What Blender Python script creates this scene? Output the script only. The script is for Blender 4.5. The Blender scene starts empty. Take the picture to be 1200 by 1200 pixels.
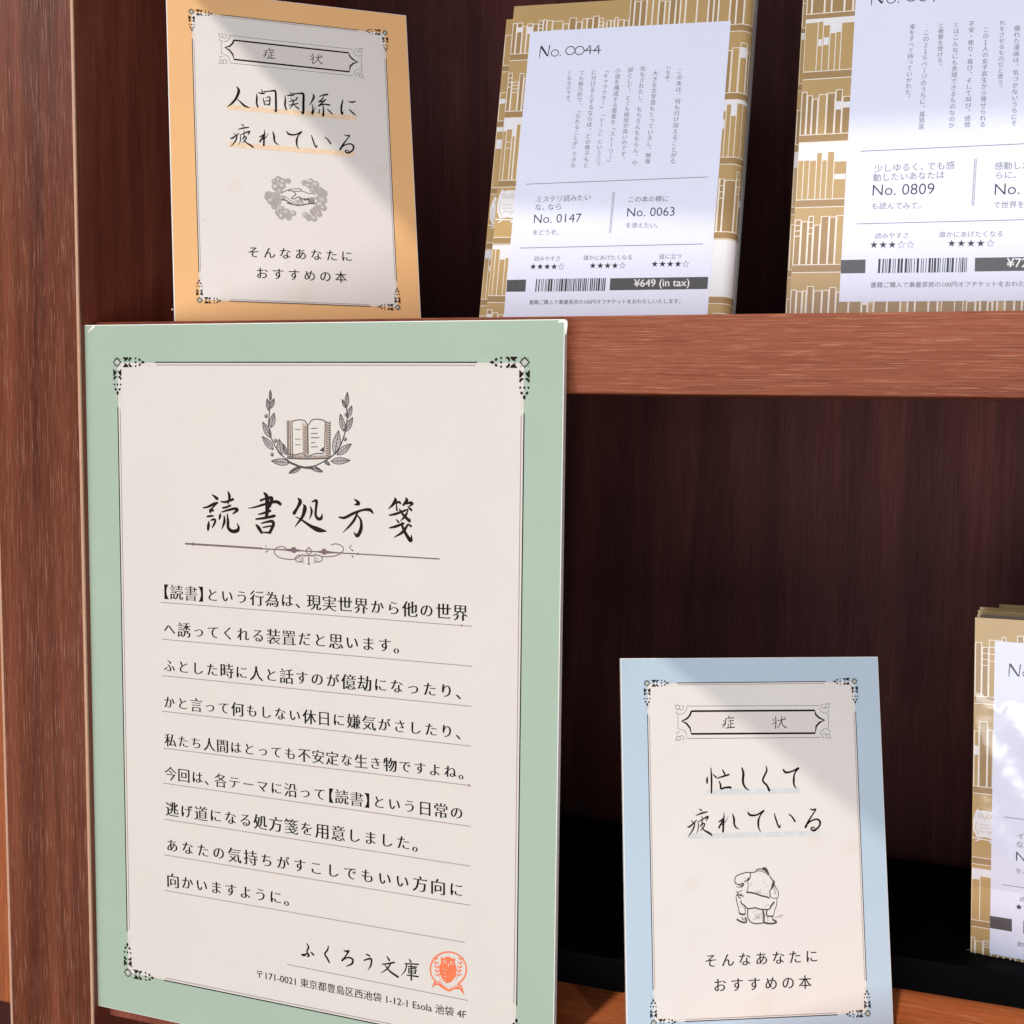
import bpy, bmesh, math, random
import numpy as np
from mathutils import Matrix, Vector

# ------------------------------------------------------------------ camera, light, exposure
S = 0.001                                   # all sizes below are in millimetres
SC = bpy.context.scene
COL = SC.collection
CAM = dict(pos=(335.948, -423.893, -30.982), yaw=0.3398, pitch=0.09092, roll=0.01182, f=1419.9)


def cam_axes():
    yaw, pitch, roll = CAM['yaw'], CAM['pitch'], CAM['roll']
    cy, sy, cp, sp = math.cos(yaw), math.sin(yaw), math.cos(pitch), math.sin(pitch)
    fw = np.array([-sy * cp, cy * cp, -sp]); rt = np.array([cy, sy, 0.0]); up = np.cross(rt, fw)
    cr, sr = math.cos(roll), math.sin(roll)
    return cr * rt + sr * up, -sr * rt + cr * up, fw


CR, CU, CF = cam_axes()
CP = np.array(CAM['pos'])
cd = bpy.data.cameras.new('camera'); co = bpy.data.objects.new('camera', cd); COL.objects.link(co)
cd.sensor_fit = 'HORIZONTAL'; cd.sensor_width = 36.0; cd.lens = 36.0 * CAM['f'] / 1200.0
cd.clip_start = 0.01; cd.clip_end = 50
co.matrix_world = Matrix(((CR[0], CU[0], -CF[0], CP[0] * S), (CR[1], CU[1], -CF[1], CP[1] * S),
                          (CR[2], CU[2], -CF[2], CP[2] * S), (0, 0, 0, 1)))
SC.camera = co
SC.view_settings.view_transform = 'Standard'
SC.view_settings.look = 'None'
SC.view_settings.exposure = 0.0
SC.view_settings.gamma = 1.0

wd = bpy.data.worlds.new('World'); SC.world = wd; wd.use_nodes = True
wd.node_tree.nodes['Background'].inputs[0].default_value = (0.55, 0.75, 0.85, 1)
wd.node_tree.nodes['Background'].inputs[1].default_value = 0.03


def aim(o, target):
    d = Vector(target) * S - o.location
    o.rotation_euler = d.to_track_quat('-Z', 'Y').to_euler()


def spot(name, direction, dist, target, power, radius, color, cone=30):
    l = bpy.data.lights.new(name, 'SPOT'); o = bpy.data.objects.new(name, l); COL.objects.link(o)
    d = Vector(direction).normalized() * dist
    o.location = (Vector(target) + d) * S
    aim(o, target)
    l.energy = power; l.shadow_soft_size = radius * S; l.color = color
    l.spot_size = math.radians(cone); l.spot_blend = 0.4
    return o


def area(name, loc, target, sx, sy, power, color):
    l = bpy.data.lights.new(name, 'AREA'); o = bpy.data.objects.new(name, l); COL.objects.link(o)
    l.shape = 'RECTANGLE'; l.size = sx * S; l.size_y = sy * S; l.energy = power; l.color = color
    o.location = Vector(loc) * S
    aim(o, target)
    return o


# ceiling downlight just left of the bay (main), a second one further right, light off the shop floor, and two added fills
spot('ceiling_downlight', (-0.19, -1.0, 2.72), 3000, (190, 0, -40), 225, 48, (1.0, 0.93, 0.85))
spot('ceiling_downlight_far', (1.03, -1.0, 2.7), 3000, (190, 0, -40), 26, 48, (1.0, 0.90, 0.80))
area('shop_floor_light', (300, -1700, -520), (190, 0, -40), 2200, 800, 31, (1.0, 0.965, 0.94))   # light thrown up by the bright shop floor
area('front_fill_light', (300, -2000, 500), (190, 0, -40), 1800, 900, 15, (0.78, 0.86, 1.0))  # added cool fill from the front, for the shade and the post's haze
area('post_haze_fill', (-1500, -1700, 1000), (60, 0, 60), 1000, 900, 8, (0.95, 0.95, 1.0))  # added fill with no known source, puts a haze on the left post


# ------------------------------------------------------------------ materials
def new_mat(name):
    m = bpy.data.materials.new(name); m.use_nodes = True
    nt = m.node_tree; b = nt.nodes['Principled BSDF']
    return m, nt, b


def N(nt, t, **kw):
    n = nt.nodes.new(t)
    for k, v in kw.items():
        if k.startswith('i_'):
            n.inputs[int(k[2:])].default_value = v
        else:
            setattr(n, k, v)
    return n


def setp(b, **kw):
    for k, v in kw.items():
        b.inputs[k.replace('_', ' ')].default_value = v


def ramp(nt, stops, interp='LINEAR'):
    r = nt.nodes.new('ShaderNodeValToRGB'); r.color_ramp.interpolation = interp
    e = r.color_ramp.elements
    while len(e) < len(stops): e.new(0.5)
    for x, (p, c) in zip(e, stops):
        x.position = p; x.color = (*c, 1) if len(c) == 3 else c
    return r


def stretched_noise(nt, scale, detail=4, rough=0.6, loc=(0, 0, 0), dist=0.0, nscale=1.0):
    tc = N(nt, 'ShaderNodeTexCoord'); mp = N(nt, 'ShaderNodeMapping')
    mp.inputs['Scale'].default_value = scale; mp.inputs['Location'].default_value = loc
    nt.links.new(tc.outputs['Object'], mp.inputs['Vector'])
    n = N(nt, 'ShaderNodeTexNoise'); n.inputs['Scale'].default_value = nscale
    n.inputs['Detail'].default_value = detail; n.inputs['Roughness'].default_value = rough
    n.inputs['Distortion'].default_value = dist
    nt.links.new(mp.outputs[0], n.inputs['Vector'])
    return n


def mixc(nt, fac, a, b, mode='MIX'):
    m = nt.nodes.new('ShaderNodeMix'); m.data_type = 'RGBA'; m.blend_type = mode
    for s, v in ((0, fac), (6, a), (7, b)):
        if hasattr(v, 'is_output') or isinstance(v, bpy.types.NodeSocket): nt.links.new(v, m.inputs[s])
        else: m.inputs[s].default_value = v if s == 0 else (*v, 1)
    return m.outputs[2]


def wood(name, dark, mid, light, axis, rough=0.42, seed=0.0, streak=0.5, streak_col=None, broad=26, spec=0.4):
    """laminate with printed grain running along `axis` ('x', 'z' or 'y')"""
    m, nt, b = new_mat(name)
    ai = 'xyz'.index(axis)

    def sc(al, ac):
        v = [ac, ac, ac]; v[ai] = al; return v
    # broad tone bands
    n1 = stretched_noise(nt, sc(3, broad * 2.2), 3, 0.55, (seed, seed * 2, seed * 3), 0.5)
    r1 = ramp(nt, [(0.3, dark), (0.5, mid), (0.72, light)])
    nt.links.new(n1.outputs[0], r1.inputs[0])
    # medium fibres
    n2 = stretched_noise(nt, sc(26, 1700), 9, 0.78, (seed + 3, seed, 1), 0.8)
    r2 = ramp(nt, [(0.34, (0.42, 0.34, 0.28)), (0.47, (0.95, 0.94, 0.93)), (0.53, (1.02, 1.03, 1.04)), (0.66, (1.50, 1.62, 1.72))])
    nt.links.new(n2.outputs[0], r2.inputs[0])
    c = mixc(nt, 0.85, r1.outputs[0], r2.outputs[0], 'MULTIPLY')
    # short pale flecks in the pores
    n3 = stretched_noise(nt, sc(60, 2000), 3, 0.65, (seed, 5, seed + 9), 0.6)
    r3 = ramp(nt, [(0.55, (0, 0, 0)), (0.66, (1, 1, 1))])
    nt.links.new(n3.outputs[0], r3.inputs[0])
    ms = nt.nodes.new('ShaderNodeMath'); ms.operation = 'MULTIPLY'; ms.inputs[1].default_value = streak
    nt.links.new(r3.outputs[0], ms.inputs[0])
    c = mixc(nt, ms.outputs[0], c, streak_col or tuple(min(1, x * 1.9) for x in light))
    # dark pores
    n4 = stretched_noise(nt, sc(45, 1700), 2, 0.6, (seed + 20, 5, seed + 4), 0.3)
    r4 = ramp(nt, [(0.30, (1, 1, 1)), (0.41, (0, 0, 0))])
    nt.links.new(n4.outputs[0], r4.inputs[0])
    m4 = nt.nodes.new('ShaderNodeMath'); m4.operation = 'MULTIPLY'; m4.inputs[1].default_value = streak
    nt.links.new(r4.outputs[0], m4.inputs[0])
    c = mixc(nt, m4.outputs[0], c, tuple(x * 0.45 for x in dark))
    nt.links.new(c, b.inputs['Base Color'])
    bp = nt.nodes.new('ShaderNodeBump'); bp.inputs['Strength'].default_value = 0.25; bp.inputs['Distance'].default_value = 0.0003
    nt.links.new(n2.outputs[0], bp.inputs['Height']); nt.links.new(bp.outputs[0], b.inputs['Normal'])
    setp(b, Roughness=rough)
    b.inputs['Specular IOR Level'].default_value = spec
    return m


def paper(name, col, blotch=0.04, rough=0.62, laid=False, spots=None, coat=0.0, sheen=0.35):
    m, nt, b = new_mat(name)
    n1 = stretched_noise(nt, (35, 35, 35), 4, 0.6, (col[0] * 7, 1, 2))
    r1 = ramp(nt, [(0.3, tuple(x * (1 - blotch) for x in col)), (0.7, tuple(min(1, x * (1 + blotch * 0.6)) for x in col))])
    nt.links.new(n1.outputs[0], r1.inputs[0])
    c = r1.outputs[0]
    n2 = stretched_noise(nt, (900, 900, 2600) if laid else (1500, 1500, 1500), 2, 0.6)
    r2 = ramp(nt, [(0.3, (0.955, 0.955, 0.95)), (0.7, (1.02, 1.02, 1.02))])
    nt.links.new(n2.outputs[0], r2.inputs[0])
    c = mixc(nt, 1.0, c, r2.outputs[0], 'MULTIPLY')
    if spots:
        n3 = stretched_noise(nt, (60, 60, 60), 1, 0.5, (3.3, 1.7, 8.1))
        r3 = ramp(nt, [(0.66, (0, 0, 0)), (0.80, (0.5, 0.5, 0.5))])
        nt.links.new(n3.outputs[0], r3.inputs[0])
        c = mixc(nt, r3.outputs[0], c, spots)
    nt.links.new(c, b.inputs['Base Color'])
    bp = nt.nodes.new('ShaderNodeBump'); bp.inputs['Strength'].default_value = 0.05; bp.inputs['Distance'].default_value = 0.0001
    nt.links.new(n2.outputs[0], bp.inputs['Height']); nt.links.new(bp.outputs[0], b.inputs['Normal'])
    setp(b, Roughness=rough); b.inputs['Specular IOR Level'].default_value = sheen
    if coat: b.inputs['Coat Weight'].default_value = coat; b.inputs['Coat Roughness'].default_value = 0.12
    return m


def plain(name, col, rough=0.5, spec=0.4, coat=0.0):
    m, nt, b = new_mat(name)
    n1 = stretched_noise(nt, (300, 300, 300), 3, 0.6)
    r1 = ramp(nt, [(0.3, tuple(x * 0.9 for x in col)), (0.7, tuple(min(1, x * 1.08) for x in col))])
    nt.links.new(n1.outputs[0], r1.inputs[0]); nt.links.new(r1.outputs[0], b.inputs['Base Color'])
    setp(b, Roughness=rough); b.inputs['Specular IOR Level'].default_value = spec
    if coat: b.inputs['Coat Weight'].default_value = coat; b.inputs['Coat Roughness'].default_value = 0.12
    return m


def film_coat(m, strength=0.35, scale=(22, 22, 9), coat=0.45, cr=0.10):
    """the shrink film drawn tight over a printed face: a clear, slightly rumpled gloss"""
    nt = m.node_tree; b = nt.nodes['Principled BSDF']
    n = stretched_noise(nt, scale, 3, 0.55, (1.3, 4.1, 2.2), 0.8)
    bp = nt.nodes.new('ShaderNodeBump'); bp.inputs['Strength'].default_value = strength; bp.inputs['Distance'].default_value = 0.002
    nt.links.new(n.outputs[0], bp.inputs['Height']); nt.links.new(bp.outputs[0], b.inputs['Coat Normal'])
    b.inputs['Coat Weight'].default_value = coat; b.inputs['Coat Roughness'].default_value = cr
    return m


M = {}
M['shelf_wood'] = wood('red_brown_laminate_horizontal', (0.160, 0.040, 0.018), (0.230, 0.063, 0.029), (0.290, 0.085, 0.042), 'x', seed=1.3,
                       streak=0.5, streak_col=(0.48, 0.22, 0.125), spec=0.12)
M['post_wood'] = wood('red_brown_laminate_vertical', (0.065, 0.014, 0.006), (0.120, 0.029, 0.0115), (0.180, 0.048, 0.021), 'z', seed=4.7, rough=0.34, spec=0.34,
                      streak=0.40, streak_col=(0.42, 0.21, 0.14), broad=42)
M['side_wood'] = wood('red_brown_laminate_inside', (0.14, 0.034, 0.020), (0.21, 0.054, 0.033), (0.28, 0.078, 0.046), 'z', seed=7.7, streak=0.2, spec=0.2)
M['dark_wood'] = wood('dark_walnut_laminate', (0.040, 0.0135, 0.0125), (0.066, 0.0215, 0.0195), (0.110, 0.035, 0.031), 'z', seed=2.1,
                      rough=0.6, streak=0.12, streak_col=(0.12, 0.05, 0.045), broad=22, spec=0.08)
M['floor_wood'] = wood('lamplit_orange_laminate_top', (0.32, 0.075, 0.020), (0.50, 0.125, 0.036), (0.62, 0.18, 0.055), 'x', seed=9.1, rough=0.6, spec=0.12,  # same laminate as the shelves, brightened: lamplight put into its colour
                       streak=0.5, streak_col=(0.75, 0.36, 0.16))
M['near_wood'] = wood('orange_brown_laminate_side', (0.22, 0.06, 0.018), (0.32, 0.085, 0.026), (0.40, 0.12, 0.04), 'z', seed=5.5, streak=0.3)
M['banding'] = plain('pale_edge_banding', (0.52, 0.30, 0.20), 0.45)
M['cream'] = paper('cream_card_paper', (0.73, 0.69, 0.65), 0.015, laid=True, spots=(0.68, 0.60, 0.53))
M['poster_cream'] = paper('cream_laid_paper', (0.635, 0.590, 0.540), 0.015, laid=True, spots=(0.63, 0.575, 0.52))
M['green'] = paper('sage_green_print', (0.345, 0.435, 0.340), 0.02, laid=True)
M['orange'] = paper('apricot_print', (0.80, 0.46, 0.205), 0.02)
M['blue'] = paper('pale_blue_print', (0.46, 0.565, 0.665), 0.02)
M['card_edge'] = paper('white_board_edge', (0.80, 0.77, 0.74), 0.03)
M['ink'] = plain('black_ink', (0.008, 0.006, 0.006), 0.8, 0.08)
M['ink_brown'] = plain('dark_brown_ink', (0.016, 0.011, 0.009), 0.8, 0.08)
M['ink_grey'] = plain('grey_ink', (0.10, 0.085, 0.09), 0.6)
M['ink_fine'] = plain('fine_engraved_ink', (0.06, 0.05, 0.048), 0.6)
M['ink_plum'] = plain('plum_rule_ink', (0.33, 0.22, 0.23), 0.6)
M['ink_plum2'] = plain('dark_plum_ink', (0.16, 0.10, 0.11), 0.6)
M['wash'] = plain('grey_wash_ink', (0.42, 0.38, 0.36), 0.6)
M['wash_light'] = plain('light_wash_ink', (0.60, 0.575, 0.52), 0.6)
M['cloud_line'] = plain('cloud_line_ink', (0.27, 0.24, 0.225), 0.6)
M['core'] = plain('ornament_core_ink', (0.44, 0.45, 0.40), 0.6)
M['plaque'] = paper('pale_grey_plaque', (0.70, 0.645, 0.61), 0.01)
M['seal'] = plain('orange_red_seal_ink', (0.78, 0.16, 0.055), 0.6)
M['hl_orange'] = plain('apricot_highlighter', (0.80, 0.60, 0.42), 0.6)
M['hl_blue'] = plain('pale_blue_highlighter', (0.62, 0.63, 0.625), 0.6)
M['page_tint'] = plain('tinted_page_ink', (0.50, 0.40, 0.33), 0.6)
M['gold'] = film_coat(paper('gold_cover_print', (0.49, 0.325, 0.135), 0.05, rough=0.5))
M['gold_dark'] = film_coat(paper('bronze_cover_print', (0.37, 0.235, 0.10), 0.05, rough=0.5))
M['cov_line'] = film_coat(plain('cream_cover_line', (0.84, 0.76, 0.66), 0.5))
M['cov_white'] = film_coat(paper('white_cover_print', (0.80, 0.79, 0.82), 0.02, rough=0.5))
M['lab'] = film_coat(paper('haze_tinted_white_label', (0.76, 0.785, 0.94), 0.015, rough=0.5))  # white label with the film's bluish reflected haze put into its colour
M['lab_ink'] = film_coat(plain('label_black_ink', (0.02, 0.018, 0.025), 0.5))
M['lab_grey'] = film_coat(plain('label_grey_ink', (0.13, 0.125, 0.15), 0.5))
M['lab_bar'] = film_coat(plain('label_charcoal_bar', (0.075, 0.072, 0.078), 0.5))
M['pages'] = paper('book_page_edges', (0.60, 0.55, 0.46), 0.08)
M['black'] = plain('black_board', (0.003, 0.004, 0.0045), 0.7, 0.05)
m, nt, b = new_mat('clear_film'); M['film'] = m
setp(b, Base_Color=(0.85, 0.87, 0.9, 1), Roughness=0.12, IOR=1.45, Alpha=0.10)
b.inputs['Specular IOR Level'].default_value = 1.0


# ------------------------------------------------------------------ object helpers
def tag(o, label, cat, group=None, kind=None):
    o['label'] = label; o['category'] = cat
    if group: o['group'] = group
    if kind: o['kind'] = kind
    return o


def mesh_obj(name, verts, faces, mat, parent=None, smooth=False, mats=None, fmat=None):
    me = bpy.data.meshes.new(name)
    me.from_pydata([tuple(np.array(v) * S) for v in verts], [], faces); me.update()
    if mats:
        for x in mats: me.materials.append(x)
        me.polygons.foreach_set('material_index', fmat)
    elif mat: me.materials.append(mat)
    if smooth: me.polygons.foreach_set('use_smooth', [True] * len(me.polygons))
    o = bpy.data.objects.new(name, me); COL.objects.link(o)
    if parent: o.parent = parent
    return o


def bevel_box(name, lo, hi, mat, parent=None, bevel=0.6, segs=2):
    bm = bmesh.new(); bmesh.ops.create_cube(bm, size=1)
    for v in bm.verts:
        v.co = Vector([(lo[i] + (v.co[i] + .5) * (hi[i] - lo[i])) * S for i in range(3)])
    if bevel:
        bmesh.ops.bevel(bm, geom=list(bm.edges), offset=bevel * S, segments=segs, profile=0.5, affect='EDGES')
    me = bpy.data.meshes.new(name); bm.to_mesh(me); bm.free(); me.materials.append(mat)
    o = bpy.data.objects.new(name, me); COL.objects.link(o)
    if parent: o.parent = parent
    return o


class Frame:
    """a flat card or cover standing in the scene; local x = across, z = up, y = away from the viewer"""

    def __init__(s, name, x, y, z, yaw, lean, roll):
        ex = np.array([math.cos(yaw), math.sin(yaw), 0]); n = np.array([-math.sin(yaw), math.cos(yaw), 0])
        ez = math.cos(lean) * np.array([0, 0, 1]) + math.sin(lean) * n
        s.ex = math.cos(roll) * ex + math.sin(roll) * ez; s.ez = -math.sin(roll) * ex + math.cos(roll) * ez
        s.B = np.array([x, y, z], float); s.ey = np.cross(s.ez, s.ex)
        s.root = bpy.data.objects.new(name, None); COL.objects.link(s.root)
        s.root.empty_display_size = 0.02
        s.root.matrix_world = Matrix(((s.ex[0], s.ey[0], s.ez[0], x * S), (s.ex[1], s.ey[1], s.ez[1], y * S),
                                      (s.ex[2], s.ey[2], s.ez[2], z * S), (0, 0, 0, 1)))

    def at(s, px, py):
        """where on this face the photograph shows the point (px, py)"""
        d = CF + CR * (px - 600) / CAM['f'] - CU * (py - 600) / CAM['f']
        t = ((s.B - CP) @ s.ey) / (d @ s.ey); P = CP + d * t - s.B
        return np.array([P @ s.ex, P @ s.ez])


class Ink:
    """flat print: 2-D shapes collected and laid a few hundredths of a millimetre above a face"""

    def __init__(s, lift=0.04, fmap=None):
        s.v = []; s.f = []; s.k = 0; s.lift = lift; s.fmap = fmap

    def add(s, pts, faces):
        b = len(s.v); s.k = (s.k + 1) % 60
        w = -s.lift - 0.0006 * s.k
        for p in pts:
            s.v.append(s.fmap(p[0], w, p[1]) if s.fmap else (p[0], w, p[1]))
        s.f += [tuple(b + i for i in f) for f in faces]

    def poly(s, pts):
        s.add(pts, [tuple(range(len(pts)))])

    def rect(s, a, b, seg=1):
        (x0, z0), (x1, z1) = a, b
        xs = [x0 + (x1 - x0) * i / seg for i in range(seg + 1)]
        s.add([(x, z) for x in xs for z in (z0, z1)], [(2 * i, 2 * i + 2, 2 * i + 3, 2 * i + 1) for i in range(seg)])

    def disc(s, c, r, n=14, rz=None):
        rz = rz or r
        s.poly([(c[0] + r * math.cos(2 * math.pi * i / n), c[1] + rz * math.sin(2 * math.pi * i / n)) for i in range(n)])

    def ring(s, c, r, w, n=22, a0=0, a1=2 * math.pi, rz=None):
        rz = rz or r
        s.line([(c[0] + r * math.cos(a0 + (a1 - a0) * i / n), c[1] + rz * math.sin(a0 + (a1 - a0) * i / n)) for i in range(n + 1)], w)

    def line(s, pts, w):
        s.brush([(p[0], p[1], w) for p in pts], smooth=False, caps=False)

    def brush(s, pts, smooth=True, caps=True, sub=6):
        P = np.array(pts, float)
        if smooth and len(P) > 2:
            Q = np.vstack([2 * P[0] - P[1], P, 2 * P[-1] - P[-2]]); out = []
            for i in range(1, len(Q) - 2):
                for j in range(sub):
                    t = j / sub
                    out.append(0.5 * ((2 * Q[i]) + (-Q[i - 1] + Q[i + 1]) * t + (2 * Q[i - 1] - 5 * Q[i] + 4 * Q[i + 1] - Q[i + 2]) * t * t
                                      + (-Q[i - 1] + 3 * Q[i] - 3 * Q[i + 1] + Q[i + 2]) * t ** 3))
            out.append(P[-1]); P = np.array(out)
        P[:, 2] = np.maximum(P[:, 2], 0.012)
        n = len(P); L = []; R = []
        for i in range(n):
            a = P[max(0, i - 1), :2]; b = P[min(n - 1, i + 1), :2]; d = b - a; l = math.hypot(*d) or 1
            nn = np.array([-d[1], d[0]]) / l * P[i, 2] / 2
            L.append(P[i, :2] + nn); R.append(P[i, :2] - nn)
        s.add(L + R, [(i, n + i, n + i + 1, i + 1) for i in range(n - 1)])
        if caps:
            for p in (P[0], P[-1]):
                if p[2] > 0.25: s.disc(p[:2], p[2] / 2 * 0.98, 8)

    def build(s, name, mat, parent, fine=True):
        if not s.v: return None
        o = mesh_obj(name, s.v, s.f, mat, parent)
        if fine: o['kind'] = 'stuff'          # print too fine to pick apart piece by piece
        return o


# ------------------------------------------------------------------ type
_tc = bpy.data.curves.new('type', 'FONT'); _to = bpy.data.objects.new('type', _tc); COL.objects.link(_to)
_tc.resolution_u = 3
_gc = {}
MINCHO = (-0.024, 0.012)
THIN = (0.0, 0.006)


def glyph(txt, thin=(0.0, 0.0)):
    """outline of a character or a word from the built-in typeface; `thin` slims vertical / horizontal strokes"""
    k = (txt, thin)
    if k in _gc: return _gc[k]
    _tc.body = txt
    dg = bpy.context.evaluated_depsgraph_get(); dg.update()
    e = _to.evaluated_get(dg); m = e.to_mesh()
    V = np.array([(v.co.x, v.co.y) for v in m.vertices]) if len(m.vertices) else np.zeros((0, 2))
    F = [tuple(p.vertices) for p in m.polygons]
    if thin != (0.0, 0.0) and len(V):
        cnt = {}
        for f in F:
            for i in range(len(f)):
                a, b = f[i], f[(i + 1) % len(f)]
                cnt.setdefault((min(a, b), max(a, b)), []).append((a, b, f))
        nv = np.zeros_like(V)
        for (a, b), l in cnt.items():
            if len(l) == 1:
                a, b, f = l[0]; c = V[list(f)].mean(0); d = V[b] - V[a]; n = np.array([d[1], -d[0]])
                if n @ (V[a] - c) < 0: n = -n
                nv[a] += n; nv[b] += n
        ln = np.hypot(nv[:, 0], nv[:, 1]); ln[ln == 0] = 1; nv /= ln[:, None]
        V = V - nv * np.array(thin)
        if thin == MINCHO:                    # small triangular serifs at the ends of straight strokes
            nxt = {}; prv = {}
            for l in cnt.values():
                if len(l) == 1: a, b, f = l[0]; nxt[a] = b; prv[b] = a
            V = list(map(tuple, V)); ends = []
            for a, b in list(nxt.items()):
                if a not in prv or b not in nxt: continue
                p, q = np.array(V[a]), np.array(V[b]); d = q - p; L = math.hypot(*d)
                e0 = p - np.array(V[prv[a]]); e1 = np.array(V[nxt[b]]) - q
                if L > 0.075 or L < 0.012 or math.hypot(*e0) < .10 or math.hypot(*e1) < .10: continue
                if abs(d[0]) < 0.25 * abs(d[1]) and abs(e0[1]) < .12 * abs(e0[0]) and abs(e1[1]) < .12 * abs(e1[0]) and e0[0] * e1[0] < 0 and min(e0[0], e1[0]) + max(e0[0], e1[0]) < 9:
                    if (e0[0] > 0):
                        x = max(p[0], q[0]); yt = max(p[1], q[1]); yb = min(p[1], q[1])
                        ends.append([(x + .012, yb), (x - .015, yt + .052), (x - .085, yt - .002)])
                elif abs(d[1]) < 0.25 * abs(d[0]) + .004 and abs(e0[0]) < .12 * abs(e0[1]) and abs(e1[0]) < .12 * abs(e1[1]) and e0[1] > 0:
                    y = max(p[1], q[1]); x0 = min(p[0], q[0]); x1 = max(p[0], q[0])
                    ends.append([(x0 - .028, y + .012), (x0, y - .05), (x1, y), (x1, y + .004)])
            for t in ends:
                F.append(tuple(range(len(V), len(V) + len(t)))); V += t
            V = np.array(V)
    e.to_mesh_clear(); _gc[k] = (V, F)
    return _gc[k]




def half(ch): return ch in '【】'


def line_text(ink, txt, p0, p1, thin=MINCHO, scale=1.0):
    """one horizontal line of Japanese type between the middle-left point p0 and middle-right point p1 (face coordinates)"""
    adv = [0.5 if half(c) else (0.72 if c == '、' and i < len(txt) - 1 else 1.0) for i, c in enumerate(txt)]
    p0, p1 = np.array(p0), np.array(p1); d = p1 - p0; L = math.hypot(*d); ux = d / L; uz = np.array([-ux[1], ux[0]])
    em = L / sum(adv); x = 0
    size = em * scale
    for c, a in zip(txt, adv):
        V, F = glyph(c, thin)
        if len(V):
            sz = size
            if thin == MINCHO and '\u3041' <= c <= '\u30ff': sz = size * 0.88
            off = x * em + (em * a - sz * (1 if a >= 0.7 else 0.5)) / 2
            if c == '【': off -= 0.5 * size
            if c == '、' and a < 1: off = x * em
            P = p0 + np.outer(V[:, 0] * sz + off, ux) + np.outer((V[:, 1] - 0.38) * sz, uz)
            ink.add(P, F)
        x += a


def col_text(ink, txt, top, bottom, size=None, thin=THIN):
    """vertical line of type; top / bottom are the centres of its first and last character"""
    top, bottom = np.array(top), np.array(bottom); d = (bottom - top) / max(1, len(txt) - 1)
    step = math.hypot(*d); dn = d / step; rt = np.array([-dn[1], dn[0]]); up = -dn
    size = size or step * 0.96
    for i, c in enumerate(txt):
        V, F = glyph(c, thin)
        if not len(V): continue
        x = V[:, 0] - 0.5; y = V[:, 1] - 0.38
        if c in '「」ー': x, y = y.copy(), -x.copy()
        if c in '、。': x = x + 0.55; y = y + 0.55
        if c in 'っょゃゅャ': x = x + 0.09; y = y + 0.09
        ink.add(top + d * i + np.outer(x * size, rt) + np.outer(y * size, up), F)


def word(ink, txt, p0, p1, thin=(0.0, 0.0), height=None):
    """a word set from baseline start p0 to baseline end p1"""
    V, F = glyph(txt, thin)
    p0, p1 = np.array(p0), np.array(p1); d = p1 - p0; L = math.hypot(*d); ux = d / L; uz = np.array([-ux[1], ux[0]])
    w = V[:, 0].max() - V[:, 0].min(); s = L / w
    hs = s if height is None else height / 0.73
    ink.add(p0 + np.outer((V[:, 0] - V[:, 0].min()) * s, ux) + np.outer(V[:, 1] * hs, uz), F)


def strokes(ink, fr, data, ox, oy, k, wk=1.0, off=(0, 0)):
    """brush strokes given in enlarged photograph pixels (origin ox, oy, magnification k)"""
    for st in data:
        out = []
        a = fr.at(ox + st[0][0] / k, oy + st[0][1] / k); b2 = fr.at(ox + st[0][0] / k + 1, oy + st[0][1] / k)
        mm = math.hypot(*(b2 - a))
        for p in st:
            q = fr.at(ox + p[0] / k, oy + p[1] / k)
            out.append((q[0] + off[0], q[1] + off[1], p[2] / k * mm * wk))
        ink.brush(out)


def star(ink, c, r, hollow=False):
    pts = []
    for i in range(10):
        a = math.pi / 2 + i * math.pi / 5; q = r if i % 2 == 0 else r * 0.42
        pts.append((c[0] + q * math.cos(a), c[1] + q * math.sin(a)))
    if hollow: ink.line(pts + [pts[0]], r * 0.13)
    else:
        ink.add([c] + pts, [(0, i + 1, (i + 1) % 10 + 1) for i in range(10)])


# ------------------------------------------------------------------ the bookcase
T = 27.8; Z2 = -274.5; DEEP = 215; XR = 900
bc = bpy.data.objects.new('bookcase', None); COL.objects.link(bc)
tag(bc, 'red-brown wooden display bookcase whose shelves hold all the cards and wrapped books', 'bookcase')
bevel_box('shelf', (0.7, 0, -T), (XR, DEEP - 1, 0), M['shelf_wood'], bc, 0.5)
bevel_box('shelf', (0.7, 0, 235), (XR, DEEP - 1, 235 + T), M['shelf_wood'], bc, 0.5)
lo = bevel_box('shelf', (0.7, 0, Z2 - T), (XR, DEEP - 1, Z2 - 0.4), M['side_wood'], bc, 0.5)  # darker wood puts the poster's shade into this front edge
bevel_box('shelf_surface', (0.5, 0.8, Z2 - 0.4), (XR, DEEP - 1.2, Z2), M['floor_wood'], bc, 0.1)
bevel_box('side_panel', (-44, -10, -900), (0, DEEP, 700), M['post_wood'], bc, 0.4)
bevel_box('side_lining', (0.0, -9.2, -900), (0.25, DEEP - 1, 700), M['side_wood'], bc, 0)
bevel_box('edge_banding', (-0.9, -10.35, -900), (0.45, -9.2, 700), M['banding'], bc, 0.2, 1)
bevel_box('edge_banding', (-44.3, -10.35, -900), (-43.1, -9.2, 700), M['banding'], bc, 0.2, 1)
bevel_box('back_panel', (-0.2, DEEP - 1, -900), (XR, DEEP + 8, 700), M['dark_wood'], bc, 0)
bevel_box('side_panel', (XR, -10, -900), (XR + 44, DEEP, 700), M['post_wood'], bc, 0.4)
# neighbouring bay on the left: an orange-brown front board with the dark opening below it
bevel_box('front_board', (-420, -6, -303), (-44.4, 10, 700), M['near_wood'], bc, 0.5)
bevel_box('back_panel', (-420, DEEP - 1, -900), (-44.4, DEEP + 8, -303), M['dark_wood'], bc, 0)


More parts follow.
